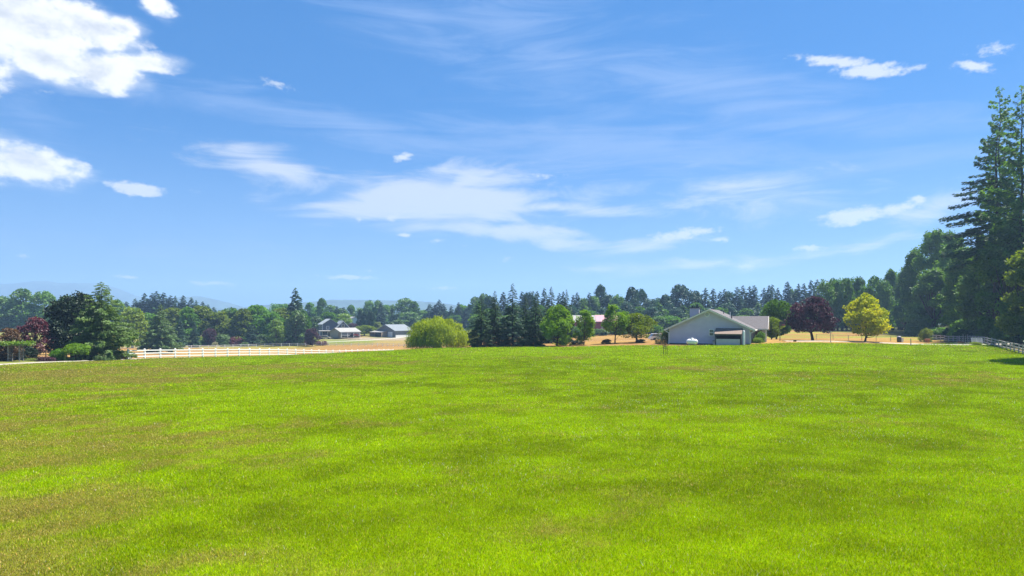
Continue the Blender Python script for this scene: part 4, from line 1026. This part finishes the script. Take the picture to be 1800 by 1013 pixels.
# --- woodland on the right
RW = [('cotton', 1, 1592, 468, 205, 46, 'cotton', 'cottonwood at the left end of the right hand woodland, smallest of its trees'), ('cotton', 0, 1612, 432, 195, 66, 'cotton', 'pointed cottonwood second from the left end of the right hand woodland'),
      ('cotton', 2, 1642, 400, 186, 78, 'cotton', 'full cottonwood with the highest crown left of the tall fir'), ('cotton', 0, 1672, 402, 176, 70, 'cotton', 'cottonwood just left of the tall layered fir'),
      ('cotton', 1, 1640, 470, 172, 90, 'cotton', 'lower broad cottonwood in front of the woodland above the split-rail fence end'), ('cotton', 2, 1702, 430, 156, 92, 'cotton', 'broad cottonwood below the spreading boughs of the tall fir'),
      ('cotton', 0, 1737, 440, 141, 110, 'cotton', 'leafy cottonwood before the tall fir trunk'), ('cotton', 1, 1774, 378, 126, 120, 'green', 'big green broadleaf tree under the tallest cottonwood'),
      ('cotton', 2, 1816, 425, 106, 110, 'oliv', 'yellowish green broadleaf tree at the right edge of the view'), ('cotton', 0, 1704, 500, 152, 80, 'cotton', 'small cottonwood in the shade above the leaning white pallet')]
for k, i, px, tp, Y, wd, lm, lb in RW:
    plant(PB[k][i], lm, px, tp, Y, wd, 'cottonwood_tree', lb, 'tree')
plant(PB['bigfir'], 'fir', 1752, 226, 132, 185, 'fir_tree', 'tall dark fir with wide layered boughs at the right', 'tree', rot=2.2)
plant(PB['bigcotton'], 'cotton', 1796, 148, 122, 112, 'cottonwood_tree', 'tallest cottonwood reaching highest into the sky, cut by the right edge', 'tree', rot=.8)
plant(PB['bigcotton'], 'cotton', 1757, 150, 140, 92, 'cottonwood_tree', 'tall narrow cottonwood rising right behind the tall dark fir', 'tree', rot=2.4)
for i, (x, y, H, W) in enumerate(((60, 70.5, 27, 11), (80, 84, 25, 11), (88, 92, 26, 12), (62, 58, 16, 9), (112, 126, 24, 13), (120, 144, 22, 13), (124, 165, 22, 13), (100, 104, 26, 13), (128, 128, 26, 14), (118, 182, 22, 13))):
    plant(PB['cotton'][i % 3], 'cotton', 0, 0, y, 0, 'cottonwood_tree', 'shaded cottonwood deep inside the right hand woodland', 'tree', 'trees inside the right hand woodland', x=x, H=H, W=W)
rr_ = random.Random(5)
for i in range(14):
    Y = 97 + i * 5.6
    plant(PB['bush'][i % 2], ('cotton', 'cedarm', 'fir')[i % 3], 0, 0, Y, 0, 'shrub', 'dark undergrowth shrub behind the split-rail fence', 'shrub', 'undergrowth behind the split-rail fence', x=float(fence_x(Y)) + 5 + rr_.random() * 3, H=2.4 + 2.2 * rr_.random(), W=6, trunk=False)
# --- distant treeline
FAR = []
def far(px, tp, Y, wd, kind, lm): FAR.append((px, tp, Y, wd, kind, lm))
# left of the leafy row, hazy
for px, tp, wd in ((-30, 520, 60), (5, 521, 50), (40, 508, 52), (78, 512, 48), (105, 530, 40), (60, 535, 50), (20, 545, 44), (90, 548, 46), (-5, 540, 40), (120, 520, 44), (205, 527, 40), (180, 530, 40), (232, 536, 40)):
    far(px, tp, 330, wd * 1.15, 'fbroad', 'cotton')
for px, tp, wd in ((238, 525, 16), (254, 515, 18), (268, 515, 20), (276, 512, 22), (288, 514, 20), (300, 519, 18), (308, 520, 14), (322, 519, 16), (336, 522, 15), (345, 528, 14), (356, 530, 13), (366, 535, 12), (246, 528, 20), (262, 528, 22), (295, 530, 24), (318, 532, 22), (330, 535, 22), (222, 530, 18), (212, 534, 16), (376, 540, 16), (386, 545, 16), (350, 542, 20)):
    far(px, tp, 380, wd * 1.9, 'ffir', 'fir')
for px, tp, wd in ((455, 538, 30), (488, 530, 34), (500, 534, 24), (545, 532, 26), (566, 524, 20), (558, 535, 26), (582, 536, 26), (600, 542, 28), (617, 536, 18), (634, 538, 24), (649, 528, 20), (664, 528, 22), (678, 536, 22), (690, 532, 22), (712, 524, 34), (728, 530, 24), (745, 545, 28), (690, 552, 30), (720, 548, 34), (670, 552, 28), (750, 552, 30), (785, 545, 30), (812, 535, 26), (835, 522, 28), (850, 516, 24), (800, 548, 30), (640, 552, 26), (610, 552, 26)):
    far(px, tp, 400 + (px * 7) % 40, wd * 1.3, 'fbroad', ('cotton', 'cotton', 'green')[px % 3])
for px, tp, wd in ((592, 538, 12), (604, 540, 12), (670, 531, 14), (755, 534, 16), (772, 527, 18), (780, 534, 14), (806, 531, 12), (764, 536, 14), (793, 538, 12), (820, 540, 14)):
    far(px, tp, 400, wd * 2.0, 'ffir', 'firblue')
# behind the centre and the house
for px, tp, k, wd in ((862, 520, 1, 30), (885, 513, 0, 20), (918, 512, 0, 18), (930, 506, 1, 26), (944, 512, 0, 16), (957, 506, 0, 16), (983, 515, 0, 14), (990, 512, 0, 14), (1008, 518, 0, 14), (1015, 514, 0, 16), (1027, 524, 1, 26), (1036, 514, 0, 16), (1045, 520, 1, 24), (1056, 501, 1, 32), (1070, 518, 1, 26), (1085, 512, 1, 26), (1098, 524, 1, 26),
                      (1110, 505, 1, 28), (1126, 508, 1, 28), (1142, 520, 1, 26), (1156, 524, 1, 28), (1170, 518, 1, 28), (1194, 500, 1, 38), (1218, 504, 1, 34), (1240, 506, 0, 20), (1254, 507, 0, 18), (1266, 512, 0, 16), (1274, 508, 0, 18), (1282, 512, 1, 26), (1296, 504, 0, 20), (1306, 502, 0, 18), (1318, 503, 0, 18), (1326, 501, 0, 20), (1343, 506, 0, 18),
                      (1352, 501, 0, 16), (1358, 500, 0, 16), (1367, 506, 0, 16), (1384, 495, 0, 20), (1393, 508, 1, 22), (1404, 499, 0, 18), (1413, 498, 0, 16), (1426, 492, 0, 18), (1436, 491, 0, 20)):
    far(px, tp, 300 + (px * 3) % 26, wd * (1.35 if k else 1.9), 'fbroad' if k else 'ffir', ('cotton' if px % 2 else 'firblue') if k else 'firblue')
for i, px in enumerate(range(838, 1470, 15)):
    far(px + (i * 7) % 11, 530 + (i * 13) % 17, 278 + (i * 5) % 14, 40, 'fbroad' if i % 3 else 'ffir', ('cotton', 'green', 'firblue')[i % 3])
for i, px in enumerate(range(840, 1480, 26)):
    far(px + (i * 5) % 9, 552 + (i * 5) % 8, 262, 46, 'fbroad', ('cotton', 'green')[i % 2])
for px, tp, wd in ((1450, 484, 30), (1464, 490, 24), (1473, 481, 28), (1488, 490, 30), (1497, 479, 30), (1512, 488, 28), (1524, 492, 28), (1537, 486, 30), (1552, 482, 28), (1566, 474, 32), (1580, 470, 34), (1545, 510, 36), (1500, 515, 36), (1465, 518, 36), (1530, 530, 40), (1480, 535, 40), (1570, 520, 40), (1440, 520, 34), (1508, 545, 40), (1555, 548, 40), (1450, 548, 36), (1420, 540, 34), (1585, 545, 40)):
    far(px, tp, 212 + (px * 5) % 16, wd * 1.4, 'cottonf', 'cotton')
for i, (px, tp, Y, wd, kind, lm) in enumerate(FAR):
    p = {'fbroad': lambda: PB['fbroad'][i % 4], 'ffir': lambda: PB['ffir'][i % 3], 'cottonf': lambda: PB['fbroad'][(0, 2)[i % 2]]}[kind]()
    if kind == 'ffir': nm, what, rg = 'fir_tree', 'hazy dark fir', None
    else: nm, what, rg = 'tree', 'hazy leafy tree', None
    if kind == 'cottonf': where, grp, what = 'in the tall treeline behind the plum and golden trees', 'treeline behind the plum and golden trees', 'hazy grey green cottonwood'
    elif px < 420: where, grp = ('on the wooded rise behind the leafy row at the left' if kind == 'ffir' else 'in the far wood behind the layered cedar and maples at the left'), ('firs on the far left rise' if kind == 'ffir' else 'far wood at the left')
    elif px < 845: where, grp = 'in the far wood behind the farm and willow', ('far firs' if kind == 'ffir' else 'far leafy trees') + ' behind the farm and willow'
    else: where, grp = 'in the far treeline behind the dark firs and the grey house', ('far firs' if kind == 'ffir' else 'far leafy trees') + ' behind the house'
    plant(p, lm, px, tp, Y, wd, nm, what + ' ' + where, 'tree', grp)

# ------------------------------------------------------------------ air
def haze():
    x0, x1, y0, y1, z0, z1 = -4700, 4700, -450, 4700, -9.5, 240
    mb = MB().box(x0, x1, y0, y1, z0, z1)
    m, nt, N, L = newmat('haze')
    out = N.new('ShaderNodeOutputMaterial'); v = N.new('ShaderNodeVolumePrincipled')
    v.inputs['Color'].default_value = HAZE_COL; v.inputs['Density'].default_value = HAZE_D; v.inputs['Anisotropy'].default_value = .15
    for k in ('Density Attribute', 'Color Attribute', 'Temperature Attribute'):
        if k in v.inputs: v.inputs[k].default_value = ''
    L.new(v.outputs[0], out.inputs['Volume'])
    try: m.cycles.homogeneous_volume = True
    except Exception: pass
    return tag(mb.obj('haze', m), 'pale blue summer haze over the fields', 'haze', kind='stuff')
HAZE_COL = (.42, .67, 1.0, 1); HAZE_D = .00031
haze()

# ------------------------------------------------------------------ sky with clouds
SUN_EL, SUN_AZ = R(60), R(62)      # azimuth measured from +Y towards +X
w = bpy.data.worlds.new('World'); scene.world = w; w.use_nodes = True
nt = w.node_tree; N, L = nt.nodes, nt.links; N.clear()
out = N.new('ShaderNodeOutputWorld'); bg = N.new('ShaderNodeBackground'); bg.inputs['Strength'].default_value = .05
L.new(bg.outputs[0], out.inputs[0])
sky = N.new('ShaderNodeTexSky'); sky.sky_type = 'NISHITA'; sky.sun_disc = False
sky.sun_elevation = SUN_EL; sky.sun_rotation = SUN_AZ; sky.air_density = 1.0; sky.dust_density = .4; sky.ozone_density = 3.0; sky.altitude = 100
def math_(op, a=None, b=None, c=None, clamp=False):
    n = N.new('ShaderNodeMath'); n.operation = op; n.use_clamp = clamp
    for i, q in enumerate((a, b, c)):
        if q is None: continue
        if isinstance(q, (int, float)): n.inputs[i].default_value = q
        else: L.new(q, n.inputs[i])
    return n.outputs[0]
def smooth(x, lo, hi):
    n = N.new('ShaderNodeMapRange'); n.interpolation_type = 'SMOOTHSTEP'; L.new(x, n.inputs['Value'])
    n.inputs['From Min'].default_value = lo; n.inputs['From Max'].default_value = hi
    return n.outputs[0]
tc = N.new('ShaderNodeTexCoord'); sp = N.new('ShaderNodeSeparateXYZ'); L.new(tc.outputs['Generated'], sp.inputs[0])
az = math_('ARCTAN2', sp.outputs[0], sp.outputs[1]); el = math_('ARCSINE', sp.outputs[2])
cb = N.new('ShaderNodeCombineXYZ'); L.new(az, cb.inputs[0]); L.new(el, cb.inputs[1])
ang = cb.outputs[0]
def noise(scale, detail, stretch=(1, 1, 1), rot=0, off=(0, 0, 0), rough=.55, dist=0):
    mp = N.new('ShaderNodeMapping'); mp.inputs['Scale'].default_value = stretch; mp.inputs['Rotation'].default_value = (0, 0, rot); mp.inputs['Location'].default_value = off
    L.new(ang, mp.inputs['Vector'])
    n = N.new('ShaderNodeTexNoise'); n.inputs['Scale'].default_value = scale; n.inputs['Detail'].default_value = detail; n.inputs['Roughness'].default_value = rough
    n.inputs['Distortion'].default_value = dist
    L.new(mp.outputs[0], n.inputs['Vector'])
    return n
def warp(scale, amt, off):
    n = noise(scale, 4, (1, 1.6, 1), 0, off)
    v = N.new('ShaderNodeVectorMath'); v.operation = 'SUBTRACT'; L.new(n.outputs['Color'], v.inputs[0]); v.inputs[1].default_value = (.5, .5, .5)
    s = N.new('ShaderNodeVectorMath'); s.operation = 'MULTIPLY'; L.new(v.outputs[0], s.inputs[0]); s.inputs[1].default_value = (amt, amt * .6, 0)
    a = N.new('ShaderNodeVectorMath'); a.operation = 'ADD'; L.new(ang, a.inputs[0]); L.new(s.outputs[0], a.inputs[1])
    return a.outputs[0]
def field(src, items):
    """largest of 1-d over ellipses given as (px, py, rx, ry, tilt degrees, weight)"""
    acc = None
    for (px, py, rx, ry, tilt, wt) in items:
        u = (px - CX) / F; v = (HY - py) / F; a = math.atan(u); e = math.atan2(v, math.hypot(1, u))
        mp = N.new('ShaderNodeMapping'); mp.vector_type = 'TEXTURE'
        mp.inputs['Location'].default_value = (a, e, 0); mp.inputs['Rotation'].default_value = (0, 0, R(tilt))
        mp.inputs['Scale'].default_value = (rx / F * math.cos(a) ** 2, ry / F * math.cos(a), 1)
        L.new(src, mp.inputs['Vector'])
        ln = N.new('ShaderNodeVectorMath'); ln.operation = 'LENGTH'; L.new(mp.outputs[0], ln.inputs[0])
        d = math_('MULTIPLY', math_('SUBTRACT', 1.0, ln.outputs['Value']), wt)
        acc = d if acc is None else math_('MAXIMUM', acc, d)
    return acc
wA = warp(14, .05, (3, 1, 0)); wB = warp(40, .016, (7, 2, 0)); wC = warp(5, .10, (1, 5, 0))
nA = noise(26, 9, (1, 1.5, 1), 0, (2, 0, 0), .58); nB = noise(75, 8, (1, 1.7, 1), 0, (9, 0, 0), .6)
# heaped white clouds
FA = field(wA, [(40, 30, 190, 55, -4, 1), (150, 45, 110, 42, -14, 1), (210, 45, 45, 22, 0, .9), (80, 100, 100, 36, -18, 1), (170, 122, 95, 36, 0, 1), (255, 113, 80, 17, 6, .8),
                (55, 285, 100, 33, -10, 1), (-40, 282, 90, 34, 0, 1), (-60, 60, 140, 90, 0, 1), (276, 12, 30, 17, -30, .8)])
dA = smooth(math_('ADD', FA, math_('MULTIPLY', math_('SUBTRACT', nA.outputs['Fac'], .5), 1.9)), -.06, .46)
FB = field(wB, [(240, 333, 62, 14, -6, 1.1), (708, 277, 24, 8, 14, .75), (485, 148, 36, 9, -12, .45), (1470, 108, 90, 12, -13, .9), (1530, 125, 75, 16, -6, 1.0), (1600, 122, 36, 8, 0, .5), (1712, 118, 48, 13, -14, .75),
                (1745, 88, 44, 12, 0, .45), (1500, 380, 80, 19, 4, 1), (1575, 368, 50, 11, 8, .85), (1613, 354, 24, 11, 0, .85), (1200, 412, 80, 12, 8, .8), (1265, 422, 24, 6, 0, .6),
                (1424, 436, 34, 8, 2, .8), (222, 486, 28, 5, -2, .8), (375, 499, 60, 6, -3, .6), (610, 488, 68, 6, 0, .7), (775, 507, 30, 4, 0, .55), (688, 383, 16, 7, 0, .75), (632, 385, 10, 6, 0, .55), (709, 413, 16, 5, 0, .75), (770, 423, 16, 5, 0, .5),
                (815, 433, 10, 3, 0, .45), (1310, 468, 34, 8, 0, .6), (645, 477, 20, 4, 0, .4), (72, 157, 22, 6, 0, .35), (45, 448, 16, 6, 0, .35), (960, 310, 34, 5, 0, .35), (890, 455, 14, 8, 0, .4), (345, 337, 12, 5, 0, .35)])
dB = math_('MULTIPLY', smooth(math_('ADD', FB, math_('MULTIPLY', math_('SUBTRACT', nB.outputs['Fac'], .5), 1.5)), .02, .62), .95)
# high streaks
nC = noise(5.5, 10, (1, 4.5, 1), R(10), (4, 0, 0), .66, 1.0); nD = noise(4.5, 10, (1, 7, 1), R(8), (1, 3, 0), .64, .9)
FC = field(wC, [(820, 350, 330, 60, 2, 1.0), (690, 350, 190, 46, 14, 1.2), (830, 322, 60, 24, 25, 1.0), (960, 362, 190, 22, -3, 1.1), (900, 408, 210, 20, -9, 1.0), (480, 300, 200, 32, -12, .7), (1300, 340, 260, 42, -6, .5),
                (1630, 372, 130, 34, 14, .75), (1500, 428, 170, 12, 7, .8), (1240, 465, 180, 22, 2, .9), (1150, 425, 130, 18, 10, .7), (1050, 470, 100, 10, 0, .5)])
dC = math_('MULTIPLY', smooth(math_('ADD', FC, math_('MULTIPLY', math_('SUBTRACT', nC.outputs['Fac'], .5), 2.3)), -.05, .85), .95)
FD = field(wC, [(560, 215, 460, 36, -6, .8), (1100, 262, 520, 48, -5, .85), (1250, 150, 330, 70, -16, .75), (760, 60, 300, 60, -18, .6), (1480, 215, 330, 40, -10, .6), (950, 100, 260, 120, -30, .5), (300, 440, 420, 40, 0, .35), (1500, 300, 320, 40, 0, .45), (40, 180, 160, 60, -30, .4)])
dD = math_('MULTIPLY', smooth(math_('ADD', FD, math_('MULTIPLY', math_('SUBTRACT', nD.outputs['Fac'], .5), 2.2)), -.1, 1.0), .62)
# heaped clouds are a little greyer where they are thick
shade = smooth(math_('ADD', FA, math_('MULTIPLY', math_('SUBTRACT', nA.outputs['Fac'], .45), -2.2)), .25, 1.1)
gre = N.new('ShaderNodeMix'); gre.data_type = 'RGBA'; L.new(math_('MULTIPLY', shade, .8), gre.inputs[0])
gre.inputs[6].default_value = (*CLOUD_W, 1) if 'CLOUD_W' in globals() else (8.2, 8.2, 8.3, 1); gre.inputs[7].default_value = (4.6, 5.0, 5.7, 1)
tint = N.new('ShaderNodeMix'); tint.data_type = 'RGBA'; tint.blend_type = 'MULTIPLY'; tint.inputs[0].default_value = 1
L.new(sky.outputs[0], tint.inputs[6]); tint.inputs[7].default_value = (.15, .50, .90, 1)
flat = N.new('ShaderNodeMix'); flat.data_type = 'RGBA'; flat.inputs[0].default_value = .4
L.new(tint.outputs[2], flat.inputs[6]); flat.inputs[7].default_value = (.55, 2.6, 6.3, 1)
low = N.new('ShaderNodeMix'); low.data_type = 'RGBA'; L.new(math_('MULTIPLY', math_('SUBTRACT', 1.0, smooth(el, .0, .30)), .45), low.inputs[0])
L.new(flat.outputs[2], low.inputs[6]); low.inputs[7].default_value = (3.4, 4.7, 6.9, 1)
cur = low.outputs[2]
def over(a, colour, dens):
    m = N.new('ShaderNodeMix'); m.data_type = 'RGBA'; L.new(dens, m.inputs[0]); L.new(a, m.inputs[6])
    if isinstance(colour, tuple): m.inputs[7].default_value = colour
    else: L.new(colour, m.inputs[7])
    return m.outputs[2]
cur = over(cur, (2.5, 3.8, 6.6, 1), dD)
cur = over(cur, (5.3, 5.8, 6.9, 1), dC)
cur = over(cur, (5.9, 6.3, 7.0, 1), dB)
cur = over(cur, (5.2, 5.9, 7.1, 1), math_('MULTIPLY', smooth(math_('ADD', FA, math_('MULTIPLY', math_('SUBTRACT', nC.outputs['Fac'], .5), 1.6)), -.30, .45), .55))
cur = over(cur, gre.outputs[2], dA)
L.new(cur, bg.inputs['Color'])

sd = bpy.data.lights.new('sun', 'SUN'); sd.energy = 5.0; sd.angle = R(.53); sd.color = (1.0, .95, .86)
so = bpy.data.objects.new('sun', sd); COL.objects.link(so); so.location = (60, 60, 120)
from mathutils import Vector
dirv = Vector((math.sin(SUN_AZ) * math.cos(SUN_EL), math.cos(SUN_AZ) * math.cos(SUN_EL), math.sin(SUN_EL)))
so.rotation_euler = dirv.to_track_quat('Z', 'Y').to_euler()

# ------------------------------------------------------------------ camera and render settings
cd = bpy.data.cameras.new('camera'); cam = bpy.data.objects.new('camera', cd); COL.objects.link(cam)
cam.location = (0, 0, EYE); cam.rotation_euler = (R(90), 0, 0)
cd.sensor_width = 36; cd.lens = 24; cd.shift_y = (HY - 506.5) / 1800; cd.clip_start = .1; cd.clip_end = 9000
scene.camera = cam
scene.view_settings.view_transform = 'Standard'; scene.view_settings.look = 'None'; scene.view_settings.gamma = 1
scene.view_settings.exposure = 1.45; scene.view_settings.use_curve_mapping = False
cy = scene.cycles
cy.max_bounces = 4; cy.diffuse_bounces = 2; cy.glossy_bounces = 2; cy.transmission_bounces = 3; cy.volume_bounces = 0; cy.transparent_max_bounces = 4
cy.caustics_reflective = False; cy.caustics_refractive = False
cy.use_denoising = True
